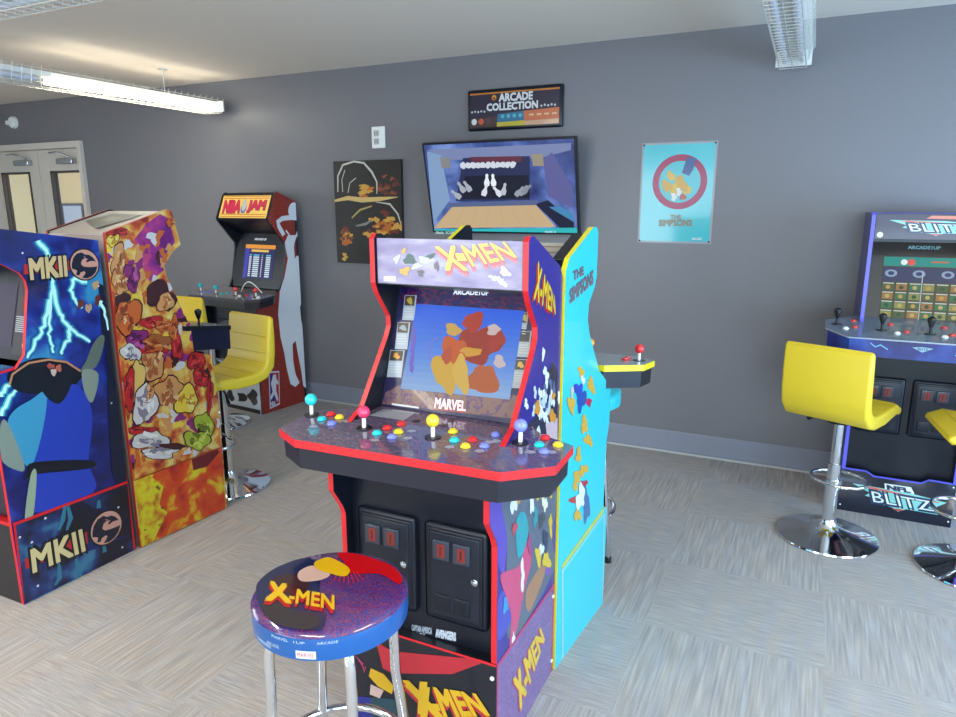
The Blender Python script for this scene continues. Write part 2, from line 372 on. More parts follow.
# canvas picture (dark with golden brush marks)
cx0, cx1, cz0, cz1 = -3.17, -2.60, 1.10, 1.825
o = empty('canvas_picture', ((cx0+cx1)/2, YW, cz0), 0, 'dark canvas picture with gold and white brush marks beside the television', 'picture')
H = Plane((-(cx1-cx0)/2, -.031, 0), (1,0,0), (0,0,1), o); H.clip = [(0, 0), (cx1-cx0, 0), (cx1-cx0, cz1-cz0), (0, cz1-cz0)]
cv_m = noisemat('canvas_print', [(.0, (24, 22, 20)), (.58, (44, 38, 34)), (.68, (120, 66, 30)), (.8, (200, 120, 40))], 16, 5, .6, 0)
b = MB(); b.box(-(cx1-cx0)/2, (cx1-cx0)/2, -.031, 0, 0, cz1-cz0, K((14, 13, 14))); b.poly(H, [(0, 0), (cx1-cx0, 0), (cx1-cx0, cz1-cz0), (0, cz1-cz0)], K((34, 30, 29)), 1)
gold, amber, pale, rust = K((232, 176, 70)), K((206, 112, 26)), K((226, 220, 206)), K((120, 50, 26))
rd = random.Random(4)
for i in range(26): b.blob(H, (386+rd.gauss(0, 7), 190+rd.gauss(0, 7)), 2.2, 1.6, [rust, K((90, 42, 28)), K((160, 80, 40))][i % 3], 50+i, 2, rag=.6)
for i in range(22): b.blob(H, (388+rd.gauss(0, 10), 226+rd.gauss(0, 5)), 4.5, 3, [amber, rust, gold][i % 3], 80+i, 2, rag=.6)
for i in range(14): b.blob(H, (345+rd.gauss(0, 4), 236+rd.gauss(0, 6)), 3, 3, [amber, rust, gold][i % 3], 110+i, 2, rag=.7)
for i in range(10): b.blob(H, (362+rd.gauss(0, 6), 191+rd.gauss(0, 3)), 4, 2.2, [amber, gold][i % 2], 130+i, 3, rag=.6)
b.stroke(H, [(334, 201), (348, 198), (362, 200), (380, 199), (398, 197)], [.015, .03, .035, .03, .004], K((236, 200, 120)), 4)
b.stroke(H, [(338, 192), (338, 176), (343, 165), (354, 161.5), (364, 163), (372, 172), (377, 182), (377, 194)], [.008, .012, .014, .012, .014, .016, .012, .006], pale, 4)
b.stroke(H, [(343, 192), (342, 180), (345, 170)], .006, pale, 4); b.stroke(H, [(348, 193), (350, 183), (356, 178)], .006, pale, 4)
b.stroke(H, [(352, 218), (360, 210), (372, 206)], [.01, .014, .01], K((196, 168, 100)), 4)
b.stroke(H, [(376, 202), (390, 204), (398, 214), (401, 224)], [.004, .012, .012, .006], pale, 4)
b.stroke(H, [(356, 226), (366, 224), (372, 220)], [.01, .02, .01], K((150, 146, 142)), 4)
b.build('canvas', o)
# outlet plate high on the wall
o = empty('outlet_plate', (-2.79, YW, 1.905), 0, 'white electrical outlet plate on the grey wall above the dark canvas', 'outlet')
b = MB(); b.rbox(-.055, .055, -.012, 0, 0, .145, white_m, .006); b.build('plate', o)
for zz in (.045, .10):
    b = MB(); b.rbox(-.034, .008, -.017, -.01, zz-.02, zz+.02, K((214, 212, 210)), .004); b.box(-.026, -.022, -.0178, -.016, zz-.008, zz+.008, BLACK); b.box(-.006, -.002, -.0178, -.016, zz-.008, zz+.008, BLACK); b.build('socket', o)
# smoke alarm
o = empty('wall_alarm', (-6.86, YW, 2.28), 0, 'small white round alarm on the wall above the double door', 'alarm')
b = MB(); b.lathe([(.055, 0), (.055, .02), (.045, .035), (.02, .04)], (0, 0, 0), white_m, 24, (0, -1, 0)); b.build('housing', o)
MB().rbox(-.10, -.03, -.03, 0, -.02, .02, white_m, .008).build('beacon', o)
# television (top tipped away from the wall)
tw, th = 1.035, .585
o = empty('television', (-1.815, YW, 1.335), 0, 'wide flat television showing a bowling lane, high on the grey wall', 'television')
T0, T1 = Vector((0, -.062, 0)), Vector((0, -.19, .555))
tv = (T1-T0).normalized(); TP = Plane(T0-Vector((tw/2, 0, 0)), (1,0,0), tv, o); TP.clip = [(.012, .012), (tw-.012, .012), (tw-.012, th-.012), (.012, th-.012)]
b = MB(); q = [TP.P((0, 0)), TP.P((tw, 0)), TP.P((tw, th)), TP.P((0, th))]; b.slab(q, .035, black_m); b.build('case', o)
b = MB(); e = .012
def E(c, s=1.0): 
    n_ = 'screen_%d_%d_%d_%s' % (*c, s)
    if n_ in MATS: return MATS[n_]
    m = mat(n_, c, .3, 0, 0, s*.86, spec=.2); m.node_tree.nodes['Principled BSDF'].inputs['Base Color'].default_value = (.012, .012, .014, 1); return m
tvl = noisemat('screen_blue_room', [(.3, (36, 44, 92)), (.5, (66, 84, 140)), (.7, (120, 140, 196))], 5, 3, .2, 0, emit=.6)
b.poly(TP, [(e, e), (tw-e, e), (tw-e, th-e), (e, th-e)], tvl, 1)
R = lambda *p: list(p)
b.ppoly(TP, [(427, 150), (571, 143), (571, 150), (540, 158), (452, 160)], E((126, 140, 184), .7), 2)
b.ppoly(TP, [(427, 151), (441, 155), (450, 200), (434, 222), (431, 200)], E((136, 166, 206), .7), 3)
b.ppoly(TP, [(543, 160), (552, 152), (573, 188), (573, 208), (548, 196)], E((104, 106, 170), .6), 3)
b.ppoly(TP, [(463, 158), (530, 156), (530, 200), (456, 201)], E((40, 48, 92), .6), 3); b.ppoly(TP, [(465, 176), (528, 175), (530, 198), (460, 199)], E((22, 24, 50), .5), 4); b.ppoly(TP, [(470, 157), (522, 156), (522, 162), (472, 163)], E((110, 50, 70), .6), 4); b.ppoly(TP, [(448, 203), (538, 200), (540, 206), (450, 208)], E((96, 112, 160), .6), 4)
b.ppoly(TP, [(434, 228), (452, 207), (536, 205), (556, 227)], E((196, 170, 130), .8), 4)
for i in range(7): 
    a = i/7; b.stroke(TP, [(436+120*a, 228), (453+83*a, 207)], .002, E((184, 156, 114), .75), 5)
b.ppoly(TP, [(536, 204), (548, 200), (574, 222), (574, 232), (560, 228)], E((24, 30, 66), .5), 4)
b.ppoly(TP, [(549, 207), (560, 206), (574, 214), (574, 222)], E((70, 140, 190), .7), 5)
b.ppoly(TP, [(432.5, 229), (577.5, 227.6), (577.5, 234.6), (434, 235.6)], E((40, 180, 186), .8), 6)
b.ppoly(TP, [(440, 157), (450, 158), (451, 168), (442, 168)], E((150, 150, 150), .6), 4); b.ppoly(TP, [(531, 154), (543, 154), (544, 166), (533, 166)], E((170, 160, 140), .6), 4)
for i in range(11): b.blob(TP, (463+i*5, 165.5-.1*i), 3, 3.2, E((206, 214, 226), .8), i, 5, rag=.2)
pin = [(0, -6), (1.2, -5), (1, -2.5), (2.3, 1), (1.8, 4), (-1.8, 4), (-2.3, 1), (-1, -2.5), (-1.2, -5)]
for (x, y, a, g) in [(487, 181, 0, 1), (493.5, 181, -.1, 1), (462, 188, -.6, .6), (468, 187, -.6, .6), (485, 191, .3, .9), (498, 192, -.7, .9), (504, 190, .2, .7), (519, 192, .7, .5), (457, 195, -.9, .6), (523, 191, .7, .5), (526, 190, .8, .4)]:
    b.ppoly(TP, [(x+1.25*(p[0]*math.cos(a)-p[1]*math.sin(a)), y+1.25*(p[0]*math.sin(a)+p[1]*math.cos(a))) for p in pin], E((int(150+70*g), int(160+66*g), int(180+54*g)), .8*g+.1), 6)
b.text(TP, 'FINAL SCORE', [(436, 234), (456, 233.8), (456, 231.2), (436, 231.4)], E((190, 230, 230), .9), 7, .01)
b.text(TP, 'FRAME 10', [(545, 232.8), (556, 232.7), (556, 230.8), (545, 230.9)], E((190, 230, 230), .9), 7, .01)
b.build('screen', o)
b = MB(); b.box(-.25, .25, -.03, 0, .12, .42, black_m); b.tube([(0, -.03, .3), (0, -.10, .36)], .03, black_m); b.build('wall_mount', o)
# sign over the television
o = empty('arcade_sign', (-1.762, YW, 1.983), 0, 'framed dark sign with two lines of white capitals above the television', 'sign')
sw, sh = .645, .25; b = MB(); b.rbox(-sw/2, sw/2, -.03, 0, 0, sh, black_m, .012); b.build('frame', o)
SP = Plane((-sw/2, -.0305, 0), (1,0,0), (0,0,1), o); b = MB(); e = .02
b.poly(SP, [(e, e), (sw-e, e), (sw-e, sh-e), (e, sh-e)], K((26, 16, 52)), 1)
b.poly(SP, [(e, e), (.23, e), (.21, .085), (e, .075)], K((70, 42, 46)), 2); b.poly(SP, [(.21, e), (.40, e), (.39, .105), (.215, .095)], K((40, 120, 160)), 2)
b.poly(SP, [(.21, e), (.40, e), (.40, .05), (.21, .045)], K((210, 190, 50)), 3); b.poly(SP, [(.40, e), (sw-e, e), (sw-e, .115), (.39, .105)], K((222, 116, 70)), 2); b.poly(SP, [(.40, e), (sw-e, e), (sw-e, .05), (.40, .045)], K((226, 176, 140)), 3)
b.poly(SP, [(e, sh-.032), (.30, sh-.030), (sw-e, sh-.032), (sw-e, sh-.022), (e, sh-.022)], K((222, 130, 30)), 2)
b.text(SP, 'ARCADE', [(.225, .17), (.45, .17), (.45, .215), (.225, .215)], WHITE, 4, .03, False)
b.text(SP, 'COLLECTION', [(.14, .118), (.485, .118), (.485, .16), (.14, .16)], WHITE, 4, .03, False)
b.disc(SP, (.19, .195), .016, K((236, 150, 30)), 4); b.disc(SP, (.19, .190), .008, K((120, 40, 20)), 5)
for i in range(5): b.disc(SP, (.035+.022*i, .115+.003*(i % 2)), .007, K((210, 210, 220)), 4, 10); b.disc(SP, (.51+.022*i, .128+.004*(i % 2)), .007, K((210, 210, 220)), 4, 10)
for i in range(3): b.disc(SP, (.05+.05*i, .055), .019, [WHITE, K((220, 90, 50)), K((80, 60, 60))][i], 4)
for i in range(4): b.disc(SP, (.25+.04*i, .08), .012, K((90, 190, 210)), 4); b.poly(SP, [(.43+.05*i, .075), (.46+.05*i, .075), (.46+.05*i, .085), (.43+.05*i, .085)], K((240, 210, 160)), 4)
b.build('sign_face', o)
# turquoise poster
o = empty('poster', (-.737, YW, 1.293), 0, 'turquoise metal poster with a crimson ring, pinned to the grey wall', 'poster')
pw, ph = .425, .575; PP = Plane((-pw/2, -.004, 0), (1,0,0), (0,0,1), o)
b = MB(); b.box(-pw/2, pw/2, -.004, 0, 0, ph, K((170, 176, 180))); b.poly(PP, [(.012, .012), (pw-.012, .012), (pw-.012, ph-.012), (.012, ph-.012)], K((74, 206, 214), rough=.2, coat=.6), 1)
c = PP.at(679.5, 182); b.disc(PP, c, .155, K((176, 40, 92)), 2, 40); b.disc(PP, c, .118, K((92, 204, 210)), 3, 40)
b.ppoly(PP, [(682, 173), (687, 157), (697, 158), (693, 170), (689, 176)], K((60, 92, 150)), 4)
for i, (x, y, r) in enumerate([(671, 176, 4), (667, 186, 5), (674, 190, 5), (683, 186, 5), (687, 190, 4), (679, 180, 4)]): b.blob(PP, (x, y), r, r*1.2, K([(236, 190, 60), (226, 170, 60)][i % 2]), 200+i, 5+i % 2)
for i, (x, y) in enumerate([(674, 197), (683, 197), (679, 192)]): b.blob(PP, (x, y), 3, 3.5, [WHITE, K((190, 90, 70)), WHITE][i], 220+i, 7)
tm = K((150, 132, 96))
b.text(PP, 'THE', [(670.5, 219.5), (681, 219.5), (681, 215), (670.5, 215)], tm, 4, .03); b.text(PP, 'SIMPSONS', [(659, 226), (692, 226), (692, 219.8), (659, 219.8)], tm, 4, .03)
b.text(PP, 'ARCADE', [(692, 240), (702, 240), (702, 237.5), (692, 237.5)], WHITE, 4, .02)
b.build('sheet', o)
for u in (.012, pw-.012):
    for v_ in (.012, ph-.012): MB().lathe([(.006, 0), (.006, .003), (.002, .005)], PP.P((u, v_), 0), K((60, 30, 30)), 12, (0, -1, 0)).build('pin', o)

# ------------------------------------------------------------------ strip lights in wire guards, hung from the ceiling
tube_on = mat('lit_tube', (255, 248, 228), .4, emit=9); tube_off = mat('unlit_tube', (196, 202, 212), .15, coat=.5)
guard_m = mat('guard_wire', (206, 204, 196), .4, .3); refl_m = mat('light_spine', (222, 222, 216), .4)
def strip_light(label, loc, rz, sections, width=.17, h=.085):
    """runs along its own +y from 0; sections: list of (y0, y1, lit)"""
    o = empty('strip_light', loc, rz, label, 'ceiling light', 'strip lights in wire guards')
    L = sections[-1][1]; z0 = 0
    MB().box(-.035, .035, 0, L, .055, .085, refl_m).build('spine', o)
    MB().box(-width/2, width/2, L-.012, L, .01, .085, refl_m).build('end_cap', o); MB().box(-.075, .075, -.0, .012, .0, .085, refl_m).build('end_cap', o)
    for (y0, y1, lit) in sections:
        for sx in (-.04, .04):
            MB().tube([(sx, y0+.03, .035), (sx, y1-.03, .035)], .0165, tube_on if lit else tube_off, 12).build('lamp_tube', o)
    b = MB(); n = int(L/.055)
    for i in range(n+1):
        y = .01+i*(L-.02)/n
        b.tube([(-width/2-.012, y, .10), (-width/2, y, .085), (-width/2+.022, y, .0), (width/2-.022, y, .0), (width/2, y, .085), (width/2+.012, y, .10)], .0021, guard_m, 5)
    for (x, z) in [(-width/2, .085), (-width/2+.012, .04), (-width/2+.022, 0), (0, -.002), (width/2-.022, 0), (width/2-.012, .04), (width/2, .085)]:
        b.tube([(x, 0, z), (x, L, z)], .0021, guard_m, 5)
    b.build('wire_guard', o)
    for y in (.35, L-.45, L/2):
        b = MB(); b.tube([(0, y, .085), (0, y, CEIL-loc[2])], .004, guard_m, 6); b.tube([(-.045, y, .088), (.045, y, .088)], .004, guard_m, 6); b.lathe([(.03, 0), (.03, .008)], (0, y, CEIL-loc[2]-.008), guard_m, 12); b.build('hanger', o)
    return o
strip_light('lit white strip light in a wire guard over the left cabinets', (-4.23, .0, 2.205), 0, [(0, 1.38, False), (1.4, 2.76, False), (2.80, 4.12, True)], .2)
strip_light('unlit strip light in a wire guard above the right end of the wall', (-.17, .0, 2.20), 0, [(0, 1.32, False), (1.34, 2.68, False), (2.70, 4.10, False)], .17)
strip_light('unlit strip light in a wire guard at the top left corner', (-2.20, 1.67, 2.195), PI/2, [(0, 1.25, False)], .2)
strip_light('added lit strip light in a wire guard, unseen behind the viewer', (-2.9, -2.0, 2.2), 0, [(0, 1.4, True)], .17)  # out-of-view fixture added as a source of warm ambient light

# ------------------------------------------------------------------ arcade cabinets
def cabinet(label, loc, rz, W, D, name='arcade_cabinet', riser_h=.325, cat='arcade cabinet'):
    o = empty(name, loc, rz, label, cat, 'stand-up arcade cabinets'); o['W'] = W; o['D'] = D; del o['W']; del o['D']
    return o
def side_planes(o, W):
    return (Plane((W/2, 0, 0), (0,1,0), (0,0,1), o), Plane((-W/2, 0, 0), (0,-1,0), (0,0,1), o))
def body(o, W, prof, t, side_m, rim_m, right=None, left=None, back_y=None, riser=None, back_m=None, inner=None):
    """side panels with coloured edge, back, top, recess ceiling; right/left: functions printing the outer face"""
    pr, plft = side_planes(o, W)
    pr.clip = list(prof); plft.clip = [(-p[0], p[1]) for p in prof]
    b = MB(); b.prism(prof, 'x', W/2-t, W/2, side_m, rim_m, caps=(inner or black_m, side_m))
    if right: right(b, pr)
    b.build('side_panel', o)
    b = MB(); b.prism(prof, 'x', -W/2, -W/2+t, side_m, rim_m, caps=(side_m, inner or black_m))
    if left: left(b, plft)
    b.build('side_panel', o)
def coin_door(par, x0, x1, y, z0, z1, lit=((200, 60, 50))):
    c = MB(); c.rbox(x0, x1, y-.010, y+.004, z0, z1, dark_m, .012); c.rbox(x0+.012, x1-.012, y-.014, y, z0+.012, z1-.012, black_m, .006)
    c.rbox(x0+.02, x1-.02, y-.017, y, z0+.02, z1-.02, dark_m, .004)
    w_ = (x1-x0)
    for f in (.30, .62):
        xc = x0+w_*f; zc = z1-.068; c.rbox(xc-.025, xc+.025, y-.024, y-.012, zc-.030, zc+.028, mat('coin_slot_frame', (48, 54, 66), .3), .004)
        c.box(xc-.010, xc+.013, y-.0252, y-.02, zc-.020, zc+.018, mat('coin_slot_red', (128, 40, 34), .3)); c.box(xc-.002, xc+.003, y-.0258, y-.02, zc-.014, zc+.012, mat('coin_slot_mark', (70, 20, 20), .3))
        c.rbox(xc-.024, xc+.024, y-.021, y-.012, z0+.035, z0+.085, black_m, .005)
    c.lathe([(.010, 0), (.010, .008), (.004, .012)], (x1-.032, y-.017, (z0+z1)/2+.005), steel_m, 14, (0, -1, 0))
    c.build('coin_door', par)
def joystick(par, p, col, lean=(0,0), ball_r=.0175, h=.045, black=False):
    b = MB(); p = Vector(p); top = p+Vector((lean[0], lean[1], h)); m = mat('stick_%d_%d_%d' % col, col, .2, coat=.6)
    b.lathe([(.022, 0), (.022, .0015), (.018, .002)], p, BLACK, 20)
    b.tube([p+Vector((0,0,.001)), top], .0055, black_m if black else white_m, 10)
    if black: b.lathe([(.006, -.018), (.010, -.008), (.0165, .012), (.0165, .024), (.007, .032)], top-Vector((0,0,.01)), m, 16)
    else: b.ball(top, ball_r, m)
    b.build('joystick', par)
def button(par, p, n, col, r=.0135):
    m = mat('button_%d_%d_%d' % col, col, .25, coat=.5); b = MB()
    b.lathe([(r, 0), (r, .003), (r*.86, .005), (r*.74, .005), (r*.72, .003), (r*.68, .008), (r*.3, .0095)], p, m, 20, n); b.build('button', par)
def deck(o, plan, y0, z0, y1, z1, thick, top_m, edge_m, body_m, sticks=(), buttons=(), extra=None, px=True, band=.022, black=False, front=None):
    """control deck: plan outline (x, y), top sloping from (y0,z0) at the front to (y1,z1) at the rear"""
    zz = lambda y: z0+(z1-z0)*(y-y0)/(y1-y0)
    n = len(plan); b = MB()
    T = [(x, y, zz(y)) for x, y in plan]; M_ = [(x, y, zz(y)-band) for x, y in plan]; B = [(x, y, zz(y)-thick) for x, y in plan]
    cx = sum(p[0] for p in plan)/n; cy = sum(p[1] for p in plan)/n
    ins = lambda p, k: (cx+(p[0]-cx)*k, cy+(p[1]-cy)*k, p[2])
    B = [ins(p, .965) for p in B]; M2 = [ins(p, .972) for p in M_]
    b.add(T, [tuple(range(n))], top_m)
    b.add(T+M_, [(n+i, n+(i+1) % n, (i+1) % n, i) for i in range(n)], edge_m); b.add(M_+M2, [(n+i, n+(i+1) % n, (i+1) % n, i) for i in range(n)], edge_m)
    b.add(M2+B, [(n+i, n+(i+1) % n, (i+1) % n, i) for i in range(n)], body_m); b.add(B, [tuple(range(n))[::-1]], body_m)
    pl = Plane((0, y0, z0), (1,0,0), (0, y1-y0, z1-z0), o)
    pl.clip = [(x, (y-y0)*math.hypot(1, (z1-z0)/(y1-y0))) for x, y in plan]
    if extra: extra(b, pl)
    d = b.build('control_deck', o)
    def loc(p):
        if px: p = pl.at(*p); return pl.P(p, .0008)
        return pl.P((p[0], (p[1]-y0)), .0008)
    for (p, c) in sticks: joystick(d, loc(p), c, black=black, h=.055 if black else .045)
    for (p, c) in buttons: button(d, loc(p), tuple(pl.n), c)
    if front: front(b, d)
    return d
CY, PK, YE, LV, RD = (30, 200, 206), (230, 50, 100), (236, 208, 40), (120, 130, 220), (220, 40, 44)

# ---- X-MEN cabinet -------------------------------------------------------
W = .484; XC = -.885+.0; Y0 = 1.655
o = cabinet('purple and red arcade cabinet with four coloured ball joysticks in the middle of the room', (XC, Y0, 0), 0, W, .5)
prof = [(-.206, .325), (-.206, .66), (-.216, .685), (-.255, .745), (-.255, .87), (-.10, .945), (.035, 1.125), (.052, 1.155), (.050, 1.185), (-.008, 1.26), (-.022, 1.29), (-.022, 1.415), (-.010, 1.428), (.015, 1.428), (.225, 1.336), (.25, 1.305), (.25, .325)]
blue_side = K((52, 40, 140)); maze_m = noisemat('purple_maze_print', [(.0, (64, 44, 96)), (.46, (76, 52, 112)), (.5, (150, 70, 110)), (.56, (70, 52, 120))], 60, 2, .3, .4)
deck_m = noisemat('deck_maze_print', [(.0, (92, 88, 106)), (.44, (104, 96, 122)), (.52, (140, 112, 130)), (.58, (98, 90, 130))], 48, 2, .12, .8, stretch=(1, 1.6, 1))
def xm_right(b, pl):
    t = [(p[0], p[1]) for p in prof if p[1] > .9]
    # lettering
    q = [(-1.2, 0)]
    for k, dx, dy, m in ((2, -1.6, 2.4, K((200, 40, 40))), (4, 0, 0, K((240, 200, 36)))):
        b.text(pl, 'X-MEN', [(533.3+dx, 298+dy), (555+dx, 314+dy), (554+dx, 296+dy), (537.5+dx, 262+dy)], m, k, .02)
    rd = random.Random(2)
    # white cityscape-like print above the deck
    b.ppoly(pl, [(521, 440), (528, 424), (536, 416), (541, 392), (547, 372), (553, 362), (557.5, 372), (557.5, 424), (557, 440)], K((40, 40, 66)), 1)
    for i in range(34): b.blob(pl, (546+rd.gauss(0, 5.5), 408+rd.gauss(0, 17)), 1.7, 5.5, [WHITE, K((200, 214, 226)), K((90, 110, 150)), WHITE][i % 4], 300+i, 2+i % 2, rag=.5)
    for (x, y, s_) in [(537, 408, 4.5), (552, 416, 4.5), (531, 431, 3), (553, 396, 2.5)]: b.blob(pl, (x, y), s_*.7, s_*1.4, K((226, 150, 40)), int(x), 4)
    b.ppoly(pl, [(545, 424), (557, 418), (557, 440), (547, 440)], K((214, 186, 190)), 3)
    # lower part: bands of colour
    b.cpoly(pl, [(490, 487), (503, 487), (508, 520), (504, 575), (497, 560), (497, 543), (490, 525)], K((92, 70, 180)), 1)
    b.cpoly(pl, [(503, 487), (553, 484), (552, 540), (553, 572), (512, 640), (505, 600), (507, 540)], K((92, 104, 122)), 1)
    b.cpoly(pl, [(497.5, 640), (497.5, 600), (505, 590), (514, 600), (509, 625)], K((70, 74, 180)), 1)
    b.cpoly(pl, [(507, 600), (500, 575), (518, 566), (527, 540), (531, 560), (524, 590), (516, 632), (509, 648), (511, 618)], K((214, 74, 120)), 2)
    b.cpoly(pl, [(516, 520), (524, 512), (528, 530), (523, 552), (517, 556)], K((24, 160, 170)), 3)
    b.cpoly(pl, [(526, 590), (545, 560), (544, 575), (529, 612)], K((176, 126, 90)), 2)
    for i, (x, y, rx, ry, c) in enumerate([(513, 505, 3, 9, (236, 236, 236)), (519, 496, 3, 6, (226, 150, 40)), (531, 500, 2.4, 12, (236, 236, 236)), (538, 495, 3, 5, (230, 200, 40)), (544, 503, 2.6, 8, (240, 236, 200)), (548, 492, 2.5, 6, (226, 190, 40)),
        (541, 520, 3, 8, (60, 70, 80)), (535, 517, 2.5, 8, (36, 150, 160)), (545, 540, 3, 9, (40, 60, 90)), (538, 556, 3.4, 8, (232, 196, 50)), (546, 560, 3.4, 9, (232, 196, 50)), (541, 549, 2, 6, (236, 236, 236)), (548, 571, 2.4, 5, (130, 80, 180)), (550, 525, 2, 10, (230, 190, 60)), (514, 528, 2.4, 6, (200, 70, 90)), (522, 575, 2, 14, (240, 240, 240)), (513, 640, 1.5, 8, (240, 240, 240)), (529, 545, 2.2, 9, (170, 60, 120)), (505, 605, 2, 10, (50, 150, 210))]):
        b.blob(pl, (x, y), rx, ry, K(c), 400+i, 3+i % 3, rag=.5)
body(o, W, prof, .016, blue_side, red_rim, xm_right, None)
wi = W/2-.016
def slabpart(o, name, p0, p1, wi_, th_, m, deco=None, par=None, **kw):
    """panel between the side panels; p0=(y,z) lower edge, p1=(y,z) upper edge, facing the player"""
    b = MB(); q = [(-wi_, p0[0], p0[1]), (wi_, p0[0], p0[1]), (wi_, p1[0], p1[1]), (-wi_, p1[0], p1[1])]
    b.slab(q, th_, m); pl = Plane(q[0], (1,0,0), (0, p1[0]-p0[0], p1[1]-p0[1]), o); L_ = math.hypot(p1[0]-p0[0], p1[1]-p0[1]); pl.clip = [(0, 0), (2*wi_, 0), (2*wi_, L_), (0, L_)]
    if deco: deco(b, pl)
    return b.build(name, par or o, **kw), pl
def xm_marq(b, pl):
    n1 = noisemat('marquee_clouds', [(.3, (124, 106, 156)), (.5, (150, 134, 178)), (.7, (186, 176, 200))], 9, 4, .25, .5, stretch=(1, 1, 3)); h = .131
    b.poly(pl, [(.004, .003), (2*wi-.004, .003), (2*wi-.004, h-.002), (.004, h-.002)], n1, 1)
    for k, dx, dy, m in ((2, 1, 5.5, K((222, 130, 140))), (3, .5, 3, K((226, 110, 110))), (5, 0, 0, K((250, 222, 96)))):
        b.text(pl, 'X', [(446+dx, 270+dy), (468+dx, 270+dy), (456+dx, 246+dy), (435+dx, 247+dy)], m, k, .012)
        b.text(pl, '-', [(458.5+dx, 259+dy), (465.5+dx, 259+dy), (463.5+dx, 255+dy), (457+dx, 255+dy)], m, k, .03)
        b.text(pl, 'MEN', [(473+dx, 266+dy), (517+dx, 257+dy), (505+dx, 242+dy), (461+dx, 246+dy)], m, k, .012)
    gr, ye, wh, gy = K((70, 96, 90)), K((226, 176, 70)), K((214, 214, 210)), K((110, 96, 110))
    for i, (x, y, rx, ry, m) in enumerate([(410, 260, 8, 4, gr), (405, 271, 6, 3.4, ye), (417, 266, 5, 3, wh), (426, 260, 6, 4, wh), (397, 259, 3, 4, wh), (437, 266, 2, 5, gy), (421, 273, 4, 3, gy), (431, 256, 4, 2.5, gr), (404, 251, 2.5, 2.5, ye)]): b.blob(pl, (x, y), rx, ry, m, 500+i, 2+i % 3, rag=.5)
    for i, (x, y, rx, ry) in enumerate([(505, 272, 5, 4.5), (498, 279, 5, 3), (493, 277, 4, 2), (504, 284, 4, 2.5)]): b.blob(pl, (x, y), rx, ry, K((222, 226, 226)), 520+i, 2+i % 3, rag=.5)
    b.ppoly(pl, [(384, 276), (396, 276.4), (396, 281.5), (384, 281)], WHITE, 3)
slabpart(o, 'marquee', (-.014, 1.287), (-.014, 1.416), wi, .012, black_m, xm_marq)
b = MB(); b.slab([(-wi, -.01, 1.287), (-wi, .115, 1.262), (wi, .115, 1.262), (wi, -.01, 1.287)], .008, black_m); b.build('speaker_panel', o)
scr_sky = noisemat('screen_sky', [(.3, (38, 90, 214)), (.7, (70, 120, 226))], 2, 1, .2, 0, emit=.7)
def xm_bez(b, pl):
    b.ppoly(pl, [(402, 287.5), (526, 292), (524, 310), (516, 330), (413, 303), (400, 305)], noisemat('bezel_maze_print', [(.0, (20, 18, 70)), (.5, (30, 22, 90)), (.54, (130, 30, 70)), (.6, (24, 20, 80))], 60, 2, .2, .5, stretch=(.6, 1, 1.4)), 1)
    b.ppoly(pl, [(382, 404), (516, 419), (520, 396), (402, 384), (386, 392)], noisemat('bezel_floor_print', [(.0, (120, 92, 96)), (.5, (140, 104, 96)), (.56, (84, 60, 110)), (.62, (130, 96, 100))], 40, 2, .2, .5), 1)
    b.text(pl, 'MARVEL', [(434, 409), (466, 412), (466.5, 402), (435.5, 398.5)], K((200, 50, 70)), 3, .05)
    b.text(pl, 'MARVEL', [(434.5, 408), (465.5, 411), (466, 401.4), (436, 398)], K((250, 240, 244), .3), 4, .02)
    b.text(pl, 'ARCADE1UP', [(453.5, 294.5), (489, 295.4), (489, 290.4), (454, 290)], K((236, 240, 250), .3), 4, .03)
    b.ppoly(pl, [(392, 403), (419, 407), (419, 408.6), (392, 405)], WHITE, 3)
    for i, (x0, y0, x1, y1, dx) in enumerate([(405, 295, 417, 320, -2.6), (398, 322, 410.5, 349, -3), (390.5, 350, 405, 377, -3.5)]):
        b.ppoly(pl, [(x0, y0), (x1, y0+.4), (x1+dx, y1+.5), (x0+dx, y1)], K((160, 170, 180), .2), 3)
        b.ppoly(pl, [(x0+.6, y0+.6), (x1-1.4, y0+1), (x1-1.4+dx*.4, y0+11), (x0+.6+dx*.4, y0+10.6)], K((70, 60, 50)), 4); b.blob(pl, ((x0+x1)/2-.8, y0+6), 3, 3, [K((200, 170, 80)), K((150, 170, 176)), K((230, 160, 60))][i], i, 5)
        for j in range(4): b.ppoly(pl, [(x0+dx*.5+1, y0+13.5+j*2.6), (x1+dx*.5-2, y0+13.9+j*2.6), (x1+dx*.5-2, y0+14.8+j*2.6), (x0+dx*.5+1, y0+14.4+j*2.6)], K((214, 220, 226)), 5)
    for i, (x0, y0, x1, y1, dx) in enumerate([(522.5, 312, 529, 329, -2.5), (520, 331, 532, 357, -3), (515.5, 359, 528, 388, -4)]):
        b.ppoly(pl, [(x0, y0), (x1, y0+.4), (x1+dx, y1+.5), (x0+dx, y1)], K((150, 156, 160), .2), 3)
        b.ppoly(pl, [(x0+.6, y0+.6), (x1-1.4, y0+1), (x1-1.4+dx*.4, y0+11), (x0+.6+dx*.4, y0+10.6)], K((70, 60, 50)), 4); b.blob(pl, ((x0+x1)/2-.8, y0+6), 3, 3, [K((200, 170, 80)), K((60, 60, 66)), K((216, 170, 80))][i], i, 5)
        for j in range(4): b.ppoly(pl, [(x0+dx*.5+1, y0+13.5+j*2.6), (x1+dx*.5-2, y0+13.9+j*2.6), (x1+dx*.5-2, y0+14.8+j*2.6), (x0+dx*.5+1, y0+14.4+j*2.6)], K((206, 206, 200)), 5)
bz, bpl = slabpart(o, 'screen_bezel', (-.012, .925), (.112, 1.27), wi, .01, mat('bezel_dark', (30, 28, 66), .25, coat=.4), xm_bez)
b = MB()
